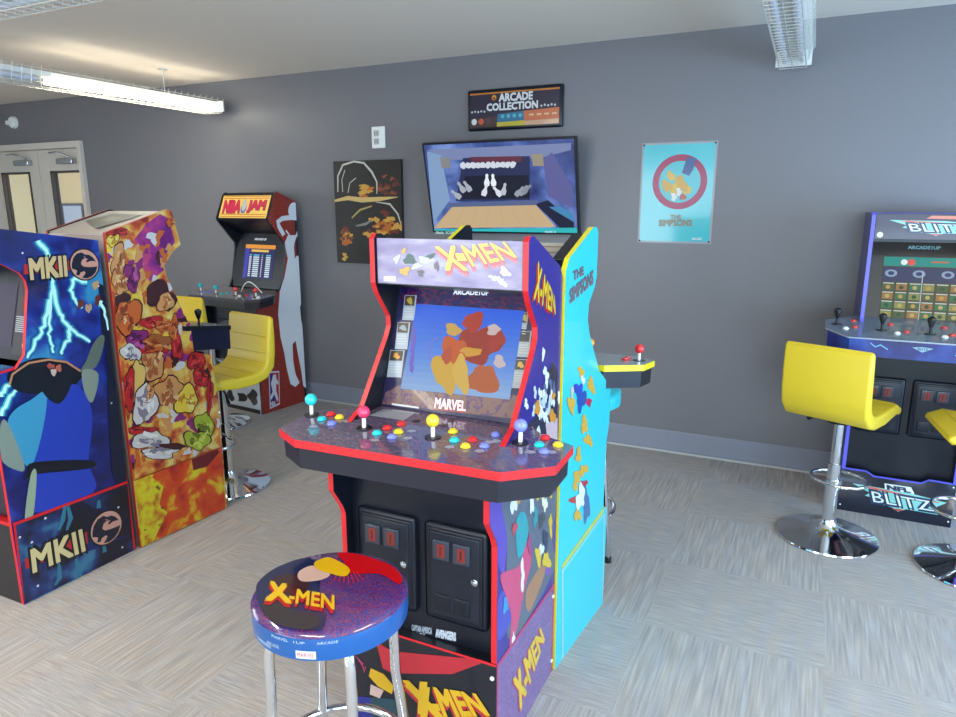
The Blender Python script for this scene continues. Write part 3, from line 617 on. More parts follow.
for i in range(14):
    t0, t1 = i/14, (i+1)/14+.002; c = (int(40+110*t0**1.3), int(96+86*t0**1.2), int(226-6*t0))
    Lx = lambda t_: (417-16*t_, 304+84.5*t_); Rx = lambda t_: (524.5-14.5*t_, 311+88.5*t_)
    b.ppoly(bpl, [Lx(t0), Rx(t0), Rx(t1), Lx(t1)], E(c, .75), 6)
for i, (x, y, rx, ry, c, k) in enumerate([(474, 322, 11, 9, (196, 66, 40), 10), (480, 345, 20, 20, (176, 60, 36), 9), (497, 340, 8, 12, (186, 62, 40), 10), (500, 362, 6, 6, (226, 210, 214), 11), (494, 330, 7, 5, (230, 206, 206), 11), (484, 380, 14, 16, (206, 110, 60), 9),
    (456, 350, 13, 13, (222, 104, 40), 12), (446, 372, 12, 20, (236, 190, 70), 11), (462, 374, 8, 18, (240, 200, 90), 12), (454, 330, 8, 6, (230, 186, 90), 13), (472, 352, 12, 4, (236, 176, 60), 13), (448, 356, 5, 8, (206, 90, 50), 14)]):
    b.blob(bpl, (x, y), rx, ry, E(c, .55), 540+i, k, rag=.3)
for i in range(5): b.blob(bpl, (414.5-i*.6, 335+i*8), 2.2, 6, E((130, 110, 214), .6), 560+i, 10, rag=.4)
b.stroke(bpl, [(431, 360), (429, 348), (434, 340), (440, 338)], .003, E((150, 130, 220), .6), 10)
b.build('screen', bz)
# front below the deck
def xm_kick(b, pl):
    b.text(pl, 'CAPTAIN AMERICA', [(412, 630), (432, 634), (432, 628), (412, 624.5)], K((200, 206, 220)), 3, .03)
    b.text(pl, 'AND THE', [(413, 637), (425, 638.5), (425, 633.5), (413, 632)], K((200, 206, 220)), 3, .03)
    b.text(pl, 'AVENGERS', [(436, 636.5), (456, 640.5), (456, 633), (436, 629)], K((220, 226, 236)), 3, .05)
    b.ppoly(pl, [(413, 638), (431, 641), (431, 639.6), (413, 636.6)], K((150, 200, 60)), 3)
kp, kpl = slabpart(o, 'kick_panel', (-.175, .325), (-.175, .86), wi, .01, black_m, xm_kick)
coin_door(kp, -.199, -.010, -.178, .395, .68); coin_door(kp, .018, .207, -.178, .395, .68)
# riser
rz_ = .325; b = MB(); rm = K((16, 20, 34)); yb = .25; yf = -.206
b.box(-W/2, W/2, yf, yb, 0, rz_-.001, rm)
fp = Plane((-W/2, yf, 0), (1,0,0), (0,0,1), o); sp_ = Plane((W/2, yf, 0), (0,1,0), (0,0,1), o); rs = .456; sp_.clip = [(0, 0), (rs, 0), (rs, rz_), (0, rz_)]; fp.clip = [(0, 0), (W, 0), (W, rz_), (0, rz_)]
b.poly(sp_, [(0, 0), (rs, 0), (rs, rz_-.001), (0, rz_-.001)], noisemat('riser_maze_print', [(.0, (120, 92, 150)), (.48, (136, 104, 158)), (.52, (96, 70, 130)), (.58, (146, 112, 160))], 60, 2, .35, .3), 1)
pk = K((196, 40, 110)); b.poly(sp_, [(0, rz_-.014), (rs, rz_-.014), (rs, rz_-.001), (0, rz_-.001)], pk, 2); b.poly(sp_, [(rs-.014, 0), (rs, 0), (rs, rz_), (rs-.014, rz_)], pk, 2); b.poly(sp_, [(0, 0), (.008, 0), (.008, rz_), (0, rz_)], pk, 2)
for k, dx, dy, m in ((3, -1, 1.5, K((206, 60, 90))), (4, 0, 0, K((240, 200, 40)))): b.text(sp_, 'X-MEN', [(520+dx, 709+dy), (544+dx, 640+dy), (540+dx, 628+dy), (513+dx, 681+dy)], m, k, .03)
b.poly(fp, [(.0, rz_-.008), (W, rz_-.008), (W, rz_-.001), (.0, rz_-.001)], red_rim, 3)
b.ppoly(fp, [(376, 641), (392, 651), (497, 661), (482, 663), (452, 674), (392, 673), (383, 668)], K((206, 40, 54)), 2)
for k, dx, dy, m in ((3, -1, 4, K((200, 40, 60))), (4, -.5, 2, K((210, 60, 50))), (6, 0, 0, K((240, 190, 30)))):
    b.text(fp, 'X', [(421+dx, 716+dy), (444+dx, 719+dy), (428+dx, 684+dy), (404+dx, 682+dy)], m, k, .04)
    b.text(fp, '-MEN', [(437+dx, 716+dy), (489+dx, 714+dy), (476+dx, 694+dy), (427+dx, 687+dy)], m, k, .03)
b.ppoly(fp, [(371, 668), (384, 674), (394, 686), (392, 694), (378, 686), (369, 676)], K((236, 186, 30)), 2); b.ppoly(fp, [(371, 684), (384, 690), (380, 698), (370, 694)], K((220, 186, 176)), 3)
b.ppoly(fp, [(343, 695), (370, 697), (374, 740), (343, 740)], K((36, 40, 140)), 2); b.ppoly(fp, [(370, 697), (398, 699), (404, 740), (374, 740)], K((28, 70, 84)), 2)
for x in (372, 376, 380, 366): b.stroke(fp, [(364, 664+(x-366)*.6), (x-14, 652+(x-366))], .003, K((206, 60, 120)), 3)
b.build('riser', o)
for z in (.045, .28): MB().lathe([(.006, 0), (.006, .003)], (W/2+.0005, .235, z), white_m, 10, (1, 0, 0)).build('screw', o); MB().lathe([(.006, 0), (.006, .003)], (W/2-.012, yf-.0005, z), white_m, 10, (0, -1, 0)).build('screw', o)
MB().box(-wi, wi, .236, .2495, .325, 1.30, black_m).build('back_panel', o)
MB().slab([(-wi, .0, 1.414), (wi, .0, 1.414), (wi, .235, 1.310), (-wi, .235, 1.310)], .01, black_m).build('top_panel', o)
def xm_deck(b, pl):
    b.ppoly(pl, [(384, 409), (416, 412.5), (404, 420.5), (369, 415.5)], K((176, 180, 190), rough=.12, coat=.6), 1)
    for (x, y) in [(416.5, 421.3), (430, 417.8), (451, 420.7), (443.5, 425.4), (553, 0)][:4]: b.disc(pl, pl.at(x, y), .011, BLACK, 2, 16)
    for (x, y) in [(314, 426.5), (347.5, 421), (352, 420), (375, 440), (408, 438), (412, 431), (450, 447), (480, 451), (490, 442), (531, 452), (552, 452), (497, 441)]:
        p = pl.at(x, y); b.poly(pl, [(p[0]-.014, p[1]-.008), (p[0]+.002, p[1]-.012), (p[0]+.014, p[1]-.002), (p[0]+.004, p[1]+.01), (p[0]-.01, p[1]+.006)], K((178, 176, 196)), 1)
plan = [(-.385, -.276), (-.291, -.325), (.291, -.303), (.397, -.222), (.397, -.09), (.30, -.05), (.24, .00), (.225, .02), (-.225, .02), (-.24, .00), (-.30, -.075), (-.385, -.125)]
dk = deck(o, plan, -.325, .905, .02, .925, .08, deck_m, red_rim, mat('deck_box', (20, 22, 35), .4), 
    [((311.8, 414.8), CY), ((364.2, 428.2), PK), ((433, 437.4), YE), ((520.4, 442.7), LV)],
    [((331, 415), RD), ((339.5, 418), YE), ((321.9, 419.8), CY), ((331.6, 424.3), LV), ((401.4, 424.6), RD), ((387.2, 428.8), RD), ((377, 433.8), CY), ((398.5, 432.7), YE), ((392, 437.7), LV),
     ((453, 432.2), YE), ((454.3, 441), CY), ((472.7, 440.5), RD), ((465.5, 447), YE), ((484.4, 446.6), LV), ((496, 435.5), LV), ((545.2, 438.5), RD), ((539.2, 445.7), CY), ((558, 445.7), YE), ((543.9, 452.3), LV)], xm_deck)

# ---- turquoise cabinet, back to back with it ------------------------------
rz = PI-math.radians(4.6); side = Vector((-.617, 2.15)); W = .484
fwd = Vector((math.sin(math.radians(4.6)), math.cos(math.radians(4.6))))          # towards its player (+y)
rgt = Vector((math.cos(math.radians(4.6)), -math.sin(math.radians(4.6))))
cen = side - rgt*W/2
o = cabinet('turquoise arcade cabinet with yellow edges facing the wall, back to back with the purple one', (cen.x, cen.y, 0), rz, W, .47)
prof = [(-.215, .0), (-.215, .40), (-.175, .41), (-.175, .66), (-.20, .74), (-.20, .87), (-.07, .96), (.03, 1.10), (.05, 1.15), (.045, 1.20), (-.005, 1.255), (-.015, 1.285), (-.015, 1.425), (-.0, 1.44), (.03, 1.44), (.215, 1.355), (.24, 1.32), (.24, 0)]
turq = K((52, 210, 222)); 
def tq_left(b, pl):      # this face looks at the camera
    gy = K((96, 110, 120))
    for k, d, m in ((2, .5, K((150, 150, 140))), (3, 0, K((112, 104, 112)))):
        b.text(pl, 'THE', [(573+d, 280+d), (583.5+d, 274+d), (583+d, 266.5+d), (573+d, 271.5+d)], m, k, .03)
        b.text(pl, 'SIMPSONS', [(569.5+d, 303+d), (592.8+d, 283+d), (592.8+d, 270+d), (569.5+d, 290+d)], m, k, .03)
    ye = K((226, 176, 60)); rd = random.Random(9)
    L = [(581, 372, 3, 6, ye), (578, 390, 4, 10, K((40, 70, 190))), (581, 400, 4, 14, K((36, 84, 170))), (571, 405, 3, 12, ye), (591, 385, 3, 11, ye), (588, 402, 3, 6, K((200, 50, 90))), (584, 425, 4, 9, ye), (578, 455, 3, 8, ye), (588, 440, 3.5, 8, ye),
         (576, 480, 3.6, 11, ye), (583, 470, 4, 7, ye), (580, 497, 4.5, 14, WHITE), (586, 505, 4, 18, K((70, 110, 160))), (573, 500, 3, 5, K((200, 60, 60))), (584, 483, 3, 4, K((190, 50, 60))), (577, 515, 3, 8, ye), (583, 380, 2, 5, WHITE), (572, 392, 1.8, 7, K((214, 196, 170)))]
    for i, (x, y, rx, ry, m) in enumerate(L): b.blob(pl, (x, y), rx, ry*.8, m, 600+i, 2+i % 4, rag=.5)
    b.ppoly(pl, [(561.5, 565), (603.5, 507), (603.5, 512), (561.5, 570)], K((206, 214, 90)), 2)
    b.ppoly(pl, [(561.5, 571), (603.5, 513), (603.5, 515.5), (561.5, 574)], K((150, 226, 220)), 2)
    b.stroke(pl, [(562.5, 570), (562.5, 664)], .006, K((226, 236, 226)), 2); b.stroke(pl, [(604, 514), (602.3, 598)], .006, K((206, 236, 226)), 2)
body(o, W, prof, .016, turq, yel_rim, None, tq_left)
MB().box(-wi, wi, .20, .228, 0, 1.35, black_m).build('back_panel', o)
b = MB(); b.box(-wi, wi, .005, .05, 1.27, 1.388, K((226, 218, 204)))
for i in range(6): b.box(-wi, wi, .050, .0515, 1.285+i*.018, 1.289+i*.018, K((176, 160, 140)))
b.build('marquee_box', o)
MB().slab([(-wi, .05, 1.420), (-wi+.045, .05, 1.420), (-wi+.045, .225, 1.340), (-wi, .225, 1.340)], .02, black_m).build('rear_strip', o)
slabpart(o, 'marquee', (-.008, 1.27), (-.008, 1.388), wi, .012, K((60, 190, 210), .15))
bz, bpl2 = slabpart(o, 'screen_bezel', (.02, .95), (.11, 1.27), wi, .01, black_m)
MB().poly(bpl2, [(.05, .05), (.40, .05), (.40, .30), (.05, .30)], E((80, 150, 220), .5), 2).build('screen', bz)
kp, _ = slabpart(o, 'kick_panel', (-.15, .0), (-.165, .86), wi, .01, black_m); coin_door(kp, -.199, -.01, -.153, .40, .68); coin_door(kp, .018, .207, -.153, .40, .68)
plan = [(-.345, -.38), (-.27, -.435), (.27, -.435), (.345, -.38), (.345, -.25), (.24, -.13), (-.24, -.13), (-.345, -.25)]
deck(o, plan, -.435, .94, -.10, .965, .085, mat('deck_pale', (150, 168, 176), .12, coat=.6), yel_rim, mat('deck_box', (20, 22, 35), .4),
    [((-.30, -.33), RD), ((-.10, -.35), (236, 150, 40)), ((.10, -.35), (60, 120, 220)), ((.30, -.33), (60, 180, 90))], [((-.25, -.35), RD), ((-.255, -.31), RD), ((-.04, -.33), YE), ((0, -.35), YE), ((.17, -.34), LV), ((.22, -.36), LV)], px=False)

# ---- left cabinets --------------------------------------------------------
W = .47
o = cabinet('dark blue arcade cabinet with lightning print nearest the left edge', (-2.61-W/2, 1.617, 0), 0, W, .477)
prof = [(-.237, .0), (-.237, .34), (-.237, .345), (-.237, .66), (-.30, .74), (-.30, .90), (-.14, .915), (-.10, .96), (-.055, 1.20), (-.058, 1.235), (-.075, 1.265), (-.14, 1.305), (-.215, 1.31), (-.225, 1.32), (-.205, 1.43), (-.19, 1.436), (.250, 1.370), (.250, 0)]
mk_side = noisemat('night_sky_print', [(.25, (10, 14, 60)), (.45, (26, 34, 124)), (.56, (40, 70, 180)), (.66, (60, 160, 215))], 6, 3, .3, .5)
RR = red_rim
def dragon(b, pl, cx, cy, r, k):     # the round dragon emblem; centre and radius in metres on the face
    b.disc(pl, (cx, cy), r*1.04, BLACK, k, 36); b.disc(pl, (cx, cy), r*.95, K((232, 170, 150)), k+1, 36)
    S = lambda pts: [(cx+r*x, cy+r*y) for x, y in pts]
    b.poly(pl, S([(-.86, .1), (-.72, .45), (-.45, .72), (-.1, .78), (.12, .62), (.38, .60), (.62, .42), (.80, .12), (.62, .18), (.40, .20), (.18, .12), (.10, .22), (.30, .34), (.05, .40), (-.15, .30), (-.25, .05), (-.10, -.12), (.25, -.18), (.60, -.20), (.86, -.18), (.70, -.55), (.40, -.80), (.05, -.90), (-.30, -.82), (-.10, -.66), (.0, -.50), (-.10, -.42), (-.35, -.48), (-.45, -.66), (-.66, -.60), (-.56, -.35), (-.72, -.25), (-.88, -.2)]), K((16, 26, 50)), k+2)
    b.poly(pl, S([(-.05, .52), (.12, .48), (.10, .42)]), K((232, 170, 150)), k+3)
kick_blue = noisemat('kick_print', [(.3, (8, 10, 24)), (.5, (12, 18, 52)), (.60, (30, 56, 120)), (.70, (60, 130, 170))], 7, 3, .3, .4)
def mk_right(b, pl):
    cyw, cyc = K((190, 250, 250), .15), K((70, 200, 214))
    rm_ = [(36, 240), (47, 249), (52, 262)]
    for pts in ([(37, 241), (46, 250), (51, 262), (53, 275), (50, 300), (49, 330), (51, 345), (54, 352)], [(52, 285), (58, 310), (66, 324), (78, 335), (90, 342)], [(49, 300), (44, 325), (36, 340), (27, 358)], [(70, 325), (69, 338), (63, 346), (62, 354)], [(86, 281), (74, 279), (71, 290), (74, 300), (82, 308)], [(100, 300), (104, 312), (108, 330)], [(0, 415), (10, 396), (18, 388)], [(0, 396), (6, 386), (16, 382)]):
        rj = random.Random(len(pts)*7+int(pts[0][0])); fine_ = []
        for i_ in range(len(pts)-1):
            for t_ in (0, .25, .5, .75): fine_.append((pts[i_][0]*(1-t_)+pts[i_+1][0]*t_+rj.gauss(0, .7), pts[i_][1]*(1-t_)+pts[i_+1][1]*t_+rj.gauss(0, .7)))
        fine_.append(pts[-1]); n = len(fine_); wv = [1.25-.7*i_/n+.2*rj.random() for i_ in range(n)]
        b.stroke(pl, fine_, [.034*w_ for w_ in wv], K((30, 84, 170)), 1); b.stroke(pl, fine_, [.021*w_ for w_ in wv], cyc, 2); b.stroke(pl, fine_, [.011*w_ for w_ in wv], cyw, 3)
    for k, dx, dy, m in ((5, 0, 0, K((236, 206, 150))),):
        b.ppoly(pl, [(23, 264.5), (72, 260), (72, 270), (23, 274.5)], K((196, 50, 50)), 3)
        b.text(pl, 'MKII', [(30.5, 280), (66.5, 276.3), (65, 256), (28.5, 259)], BLACK, 4, .07); b.text(pl, 'MKII', [(30.5, 279), (66.5, 275.3), (65, 256.5), (28.5, 259.5)], m, k, .03)
    c = pl.at(84, 264.5); dragon(b, pl, c[0], c[1], .062, 4)
    # generic blue and black masses below
    b.cpoly(pl, [(8, 372), (28, 360), (48, 358), (70, 364), (82, 374), (70, 388), (44, 394), (20, 392), (9, 384)], K((14, 16, 34)), 3)
    b.stroke(pl, [(9, 385), (12, 374), (28, 363), (48, 359.5), (66, 362), (80, 371)], .008, K((216, 150, 110)), 4)
    b.cpoly(pl, [(92, 285), (98, 288), (101, 330), (104, 345), (106, 360), (112, 470), (126, 478), (119, 400), (108, 300), (100, 284)], K((16, 24, 56)), 2)
    b.cpoly(pl, [(7, 424), (14, 410), (30, 400), (48, 390), (58, 404), (72, 384), (86, 396), (92, 420), (88, 462), (93, 492), (32, 512), (30, 470), (14, 450)], K((40, 70, 200)), 4)
    b.cpoly(pl, [(7, 424), (14, 410), (30, 400), (46, 392), (42, 430), (30, 466), (14, 450)], K((70, 170, 216)), 5)
    b.cpoly(pl, [(42, 392), (58, 404), (70, 386), (62, 376), (46, 378)], K((16, 18, 36)), 5)
    b.cpoly(pl, [(26, 470), (34, 462), (88, 460), (91, 468), (36, 474), (24, 480)], K((14, 16, 34)), 6)
    b.cpoly(pl, [(80, 372), (96, 366), (104, 340), (100, 335), (92, 345), (86, 360)], K((110, 124, 112)), 4); b.cpoly(pl, [(82, 370), (98, 374), (92, 402), (84, 392)], K((150, 164, 150)), 4)
    b.cpoly(pl, [(0, 424), (8, 424), (24, 466), (16, 470), (0, 458)], K((150, 166, 156)), 5)
    b.cpoly(pl, [(30, 475), (36, 473), (32, 518), (24, 520)], K((170, 190, 160)), 6)
    for i, (x, y) in enumerate([(50, 366), (53, 372), (58, 368)]): b.blob(pl, (x, y), 3.4, 3, K([(190, 90, 80), (226, 200, 190), (206, 110, 90)][i]), 700+i, 6)
    for i, (x, y) in enumerate([(95, 285), (97, 300), (88, 308), (80, 304)]): b.blob(pl, (x, y), 3, 5, K([(206, 170, 130), (120, 50, 40)][i % 2]), 710+i, 4)
    for i, (x, y) in enumerate([(22, 253), (111, 403), (62, 398), (98, 286), (20, 300)]): b.disc(pl, pl.at(x, y), .004, WHITE, 3, 8)
    # base graphic
    b.ppoly(pl, [(13.5, 524), (130, 481), (133.5, 550), (22.8, 604)], kick_blue, 7); b.stroke(pl, [(12, 524.5), (130.5, 480.5)], .012, RR, 8)
    for pts in ([(64, 506), (62, 520), (58, 530)], [(67, 506), (70, 518), (66, 530)], [(58, 560), (59, 578), (54, 585)], [(75, 558), (78, 570), (80, 576)], [(98, 500), (98, 508)], [(103, 545), (104, 552)]): b.stroke(pl, pts, [.012, .02, .01][:len(pts)], K((50, 130, 160)), 8)
    b.stroke(pl, [(40, 565), (90, 548), (128, 535)], [.004, .02, .004], K((18, 34, 110)), 8)
    b.ppoly(pl, [(23.5, 559), (86, 531.5), (87, 543), (25, 569)], K((206, 36, 44)), 9)
    b.text(pl, 'MKII', [(32.5, 573), (84.5, 551), (80.5, 529), (29.5, 549.5)], BLACK, 10, .07); b.text(pl, 'MKII', [(32.5, 572), (84, 550), (80.5, 529.5), (30, 550)], K((240, 220, 160)), 11, .02)
    c = pl.at(105.5, 527.5); dragon(b, pl, c[0], c[1], .075, 10)
    for (x, y) in [(31, 542), (44.5, 518), (37, 585.5), (121.5, 547), (117.5, 507), (19, 537)]: b.disc(pl, pl.at(x, y), .005, WHITE, 9, 8)
    b.stroke(pl, [(107.5, 243), (112, 300), (119.5, 400), (133.5, 549)], .010, RR, 12); b.stroke(pl, [(13, 522), (23, 604.5)], .008, RR, 12)
body(o, W, prof, .016, mk_side, RR, mk_right, None)
wi = W/2-.016
slabpart(o, 'marquee', (-.218, 1.315), (-.20, 1.425), wi, .012, K((30, 30, 70), .2))
b = MB(); b.slab([(-wi, -.21, 1.315), (-wi, .01, 1.30), (wi, .01, 1.30), (wi, -.21, 1.315)], .008, black_m); b.build('speaker_panel', o)
def mk_bez(b, pl):
    u1 = 2*wi
    b.poly(pl, [(u1-.10, .02), (u1-.015, .02), (u1-.015, .31), (u1-.10, .31)], K((52, 48, 54)), 1)
    b.poly(pl, [(u1-.06, .272), (u1-.02, .272), (u1-.02, .29), (u1-.06, .29)], K((206, 200, 50), .2), 3)
    b.poly(pl, [(u1-.075, .19), (u1-.03, .19), (u1-.03, .25), (u1-.075, .25)], K((96, 34, 26)), 3)
    for j in range(8): b.poly(pl, [(u1-.095, .165-j*.008), (u1-.02, .165-j*.008), (u1-.02, .169-j*.008), (u1-.095, .169-j*.008)], K((190, 196, 200)), 3)
    b.disc(pl, (u1-.03, .06), .012, K((226, 170, 50)), 3)
bz, bp = slabpart(o, 'screen_bezel', (-.085, .93), (.005, 1.28), wi, .01, K((30, 28, 40)), mk_bez)
MB().poly(bp, [(.05, .05), (.33, .05), (.33, .29), (.05, .29)], E((90, 80, 110), .4), 3).build('screen', bz)
kp, _ = slabpart(o, 'kick_panel', (-.215, .345), (-.215, .80), wi, .01, kick_blue); coin_door(kp, -.17, -.01, -.218, .42, .64)
b = MB(); b.box(-wi, wi, -.236, -.2, 0, .335, K((9, 11, 26))); b.box(-wi, wi, -.2375, -.2, .325, .339, RR); b.build('riser', o)
MB().box(-wi, wi, .215, .237, 0, 1.36, black_m).build('back_panel', o)
MB().slab([(-wi, -.19, 1.430), (wi, -.19, 1.430), (wi, .225, 1.368), (-wi, .225, 1.368)], .01, mk_side).build('top_panel', o)
deck(o, [(-.24, -.42), (.232, -.42), (.232, -.14), (-.24, -.14)], -.42, .885, -.14, .925, .07, noisemat('deck_storm_print', [(.3, (16, 30, 90)), (.6, (30, 90, 170)), (.75, (90, 200, 220))], 6, 3, .15, .6), RR, black_m,
    [((-.14, -.28), (20, 20, 24)), ((.06, -.28), (20, 20, 24))], [((.12, -.26), (236, 236, 236)), ((.16, -.25), (236, 236, 236)), ((.20, -.25), (236, 236, 236)), ((.19, -.32), (236, 236, 236))], px=False)

W = .42; rot = math.radians(3)
rz = PI-rot; side = Vector((-2.585, 2.135)); rgt = Vector((math.cos(rot), -math.sin(rot))); cen = side-rgt*W/2
o = cabinet('orange and yellow painted arcade cabinet facing the wall, behind the lightning-print one', (cen.x, cen.y, 0), rz, W, .49)
prof = [(-.245, 0), (-.245, .60), (-.240, .66), (-.225, .80), (-.130, .835), (-.125, .95), (-.080, 1.06), (-.022, 1.20), (-.016, 1.25), (-.066, 1.305), (-.112, 1.335), (-.080, 1.485), (-.055, 1.492), (.243, 1.400), (.245, 0)]
fire = noisemat('fire_art_print', [(.30, (150, 40, 34)), (.40, (214, 90, 44)), (.50, (236, 160, 70)), (.58, (246, 206, 100)), (.66, (250, 226, 140))], 14, 5, .3, .4, dist=.4)
def sf_left(b, pl):
    SK, OR, RE, PU, WH, DK, YE_, GR = [K(c) for c in ((226, 160, 96), (214, 104, 40), (200, 34, 40), (150, 40, 120), (226, 222, 220), (70, 24, 26), (250, 216, 70), (176, 190, 50))]
    b.ppoly(pl, [(134, 240), (146, 224), (160, 214), (168, 218), (175, 242), (162, 258), (164, 270), (150, 282), (140, 262)], noisemat('magenta_star_print', [(.35, (120, 30, 120)), (.5, (170, 50, 140)), (.65, (216, 80, 120)), (.78, (240, 190, 220))], 12, 4, .3, .5), 1)
    A = [(118, 262, 9, 20, SK), (120, 282, 10, 15, SK), (122, 300, 9, 8, DK), (131, 278, 8, 18, PU), (127, 316, 16, 20, OR), (121, 320, 8, 12, SK), (160, 296, 18, 16, DK), (165, 302, 9, 12, SK), (150, 322, 12, 8, RE), (163, 326, 15, 6, OR), (137, 340, 14, 12, PU), (130, 352, 12, 10, WH),
         (152, 345, 13, 9, OR), (176, 345, 7, 16, RE), (173, 328, 5, 14, OR), (152, 363, 14, 20, SK), (152, 350, 16, 5, RE), (160, 340, 15, 7, K((170, 96, 40))), (136, 380, 9, 24, K((240, 200, 110))), (144, 404, 13, 26, WH), (170, 392, 18, 20, SK), (186, 400, 14, 16, YE_), (200, 376, 9, 12, RE), (196, 360, 9, 14, RE),
         (128, 390, 8, 22, RE), (150, 440, 20, 12, WH), (160, 452, 22, 8, WH), (140, 430, 16, 5, RE), (170, 446, 16, 4, DK), (196, 440, 14, 12, GR), (204, 424, 11, 14, GR), (202, 430, 5, 6, DK), (124, 420, 6, 14, OR), (209, 395, 4, 20, RE), (148, 392, 5, 10, SK), (116, 232, 14, 5, RE), (112, 240, 7, 8, YE_), (170, 222, 6, 5, OR)]
    rd = random.Random(11)
    lite = lambda m: {SK: K((246, 200, 140)), OR: K((236, 150, 80)), RE: K((232, 70, 60)), PU: K((196, 90, 160)), WH: K((250, 248, 244)), DK: K((120, 50, 40)), YE_: K((252, 236, 140)), GR: K((214, 222, 96))}.get(m, m)
    dk_ = {SK: K((180, 100, 50)), OR: K((150, 60, 24)), RE: K((130, 16, 26)), PU: K((90, 20, 80)), WH: K((150, 140, 160)), YE_: K((214, 150, 40)), GR: K((110, 124, 30))}
    outl = K((70, 20, 20))
    for i in range(150):            # small busy marks between the big masses
        y = 232+rd.random()*240; x = 104+(y-232)*.11+rd.random()*(70 if y < 300 else 95)
        b.blob(pl, (x, y), 2.5+rd.random()*3, 3+rd.random()*5, [RE, OR, YE_, SK, DK, WH, PU, OR][rd.randrange(8)], 900+i, 1+(i % 2), n=12, rag=.7)
    for i, (x, y, rx, ry, m) in enumerate(A):
        q = 2+(i % 5)
        b.blob(pl, (x, y), rx*.88, ry*.88, outl, 800+i, q*2, rag=.32); b.blob(pl, (x, y), rx*.80, ry*.81, m, 800+i, q*2+1, rag=.32)
        if m in dk_:
            for j in range(6):
                a = rd.random()*6.28; u_, v_ = x+rx*.40*math.cos(a), y+ry*.40*math.sin(a)
                b.blob(pl, (u_, v_), rx*(.14+.16*rd.random()), ry*(.12+.2*rd.random()), [lite(m), dk_[m]][j % 2], 1000+i*5+j, 14+j % 2, n=12, rag=.8)
            for j in range(1):
                a = rd.random()*3.1; b.stroke(pl, [(x-rx*.5*math.cos(a), y-ry*.5*math.sin(a)), (x+2*rd.random(), y-2*rd.random()), (x+rx*.45*math.cos(a+.5), y+ry*.45*math.sin(a+.5))], [.0008, .003, .0008], outl, 16)
    # base
    low = noisemat('ember_print', [(.30, (150, 20, 20)), (.42, (226, 60, 24)), (.54, (236, 90, 20)), (.60, (246, 180, 30)), (.68, (240, 230, 40))], 10, 6, .3, .4, dist=.4)
    yl = noisemat('ember_yellow_print', [(.34, (206, 120, 30)), (.44, (230, 190, 30)), (.6, (240, 230, 40)), (.7, (120, 80, 20))], 24, 5, .3, .4)
    b.ppoly(pl, [(129.5, 482), (220.5, 447), (224, 508), (137, 548)], low, 18)
    b.ppoly(pl, [(129.5, 482), (148, 475), (162, 486), (158, 504), (166, 512), (158, 528), (152, 541), (137, 548)], yl, 19)
    b.ppoly(pl, [(190, 459), (216, 449), (218, 452), (206, 466), (192, 470)], K((120, 20, 30)), 20)
    b.stroke(pl, [(129.5, 481.5), (220.5, 446.5)], .004, K((160, 60, 30)), 21)
    b.stroke(pl, [(102.5, 232), (112, 330), (118.5, 400), (137, 548)], .010, org_rim, 22)
body(o, W, prof, .016, fire, org_rim, None, sf_left)
wi = W/2-.016
MB().box(-wi, wi, .225, .240, 0, 1.39, K((176, 164, 158))).build('back_panel', o, 'plain grey-beige back')
b = MB(); q = [(-wi, -.05, 1.484), (wi, -.05, 1.484), (wi, .235, 1.398), (-wi, .235, 1.398)]; b.slab(q, .01, K((206, 200, 190)))
tp = Plane(q[0], (1,0,0), (0, .325, -.09), o); b.poly(tp, [(.06, .06), (.30, .04), (.33, .16), (.10, .26)], K((96, 104, 100)), 1); b.poly(tp, [(.14, .10), (.24, .09), (.23, .15), (.15, .17)], K((150, 150, 140)), 2); b.build('top_panel', o)
slabpart(o, 'marquee', (-.105, 1.335), (-.073, 1.48), wi, .012, K((210, 60, 40), .2))
b = MB(); b.slab([(-wi, -.09, 1.335), (-wi, .03, 1.32), (wi, .03, 1.32), (wi, -.09, 1.335)], .008, black_m); b.build('speaker_panel', o)
bz, bp = slabpart(o, 'screen_bezel', (-.06, .95), (.04, 1.31), wi, .01, black_m); MB().poly(bp, [(.05, .05), (.34, .05), (.34, .30), (.05, .30)], E((110, 120, 160), .4), 3).build('screen', bz)
kp, _ = slabpart(o, 'kick_panel', (-.20, 0), (-.20, .82), wi, .01, black_m); coin_door(kp, -.17, -.01, -.203, .42, .64)
dk = deck(o, [(-.215, -.355), (.215, -.355), (.215, -.08), (-.215, -.08)], -.355, .928, -.08, .965, .118, mat('deck_top_dark', (40, 34, 44), .2, coat=.5), black_m, mat('deck_navy', (14, 16, 44), .3),
    [((-.15, -.22), (18, 18, 22)), ((.06, -.22), (18, 18, 22))], [((-.09, -.2), RD), ((-.05, -.2), RD), ((-.01, -.2), RD), ((.11, -.2), YE), ((.15, -.2), YE)], px=False, black=True)

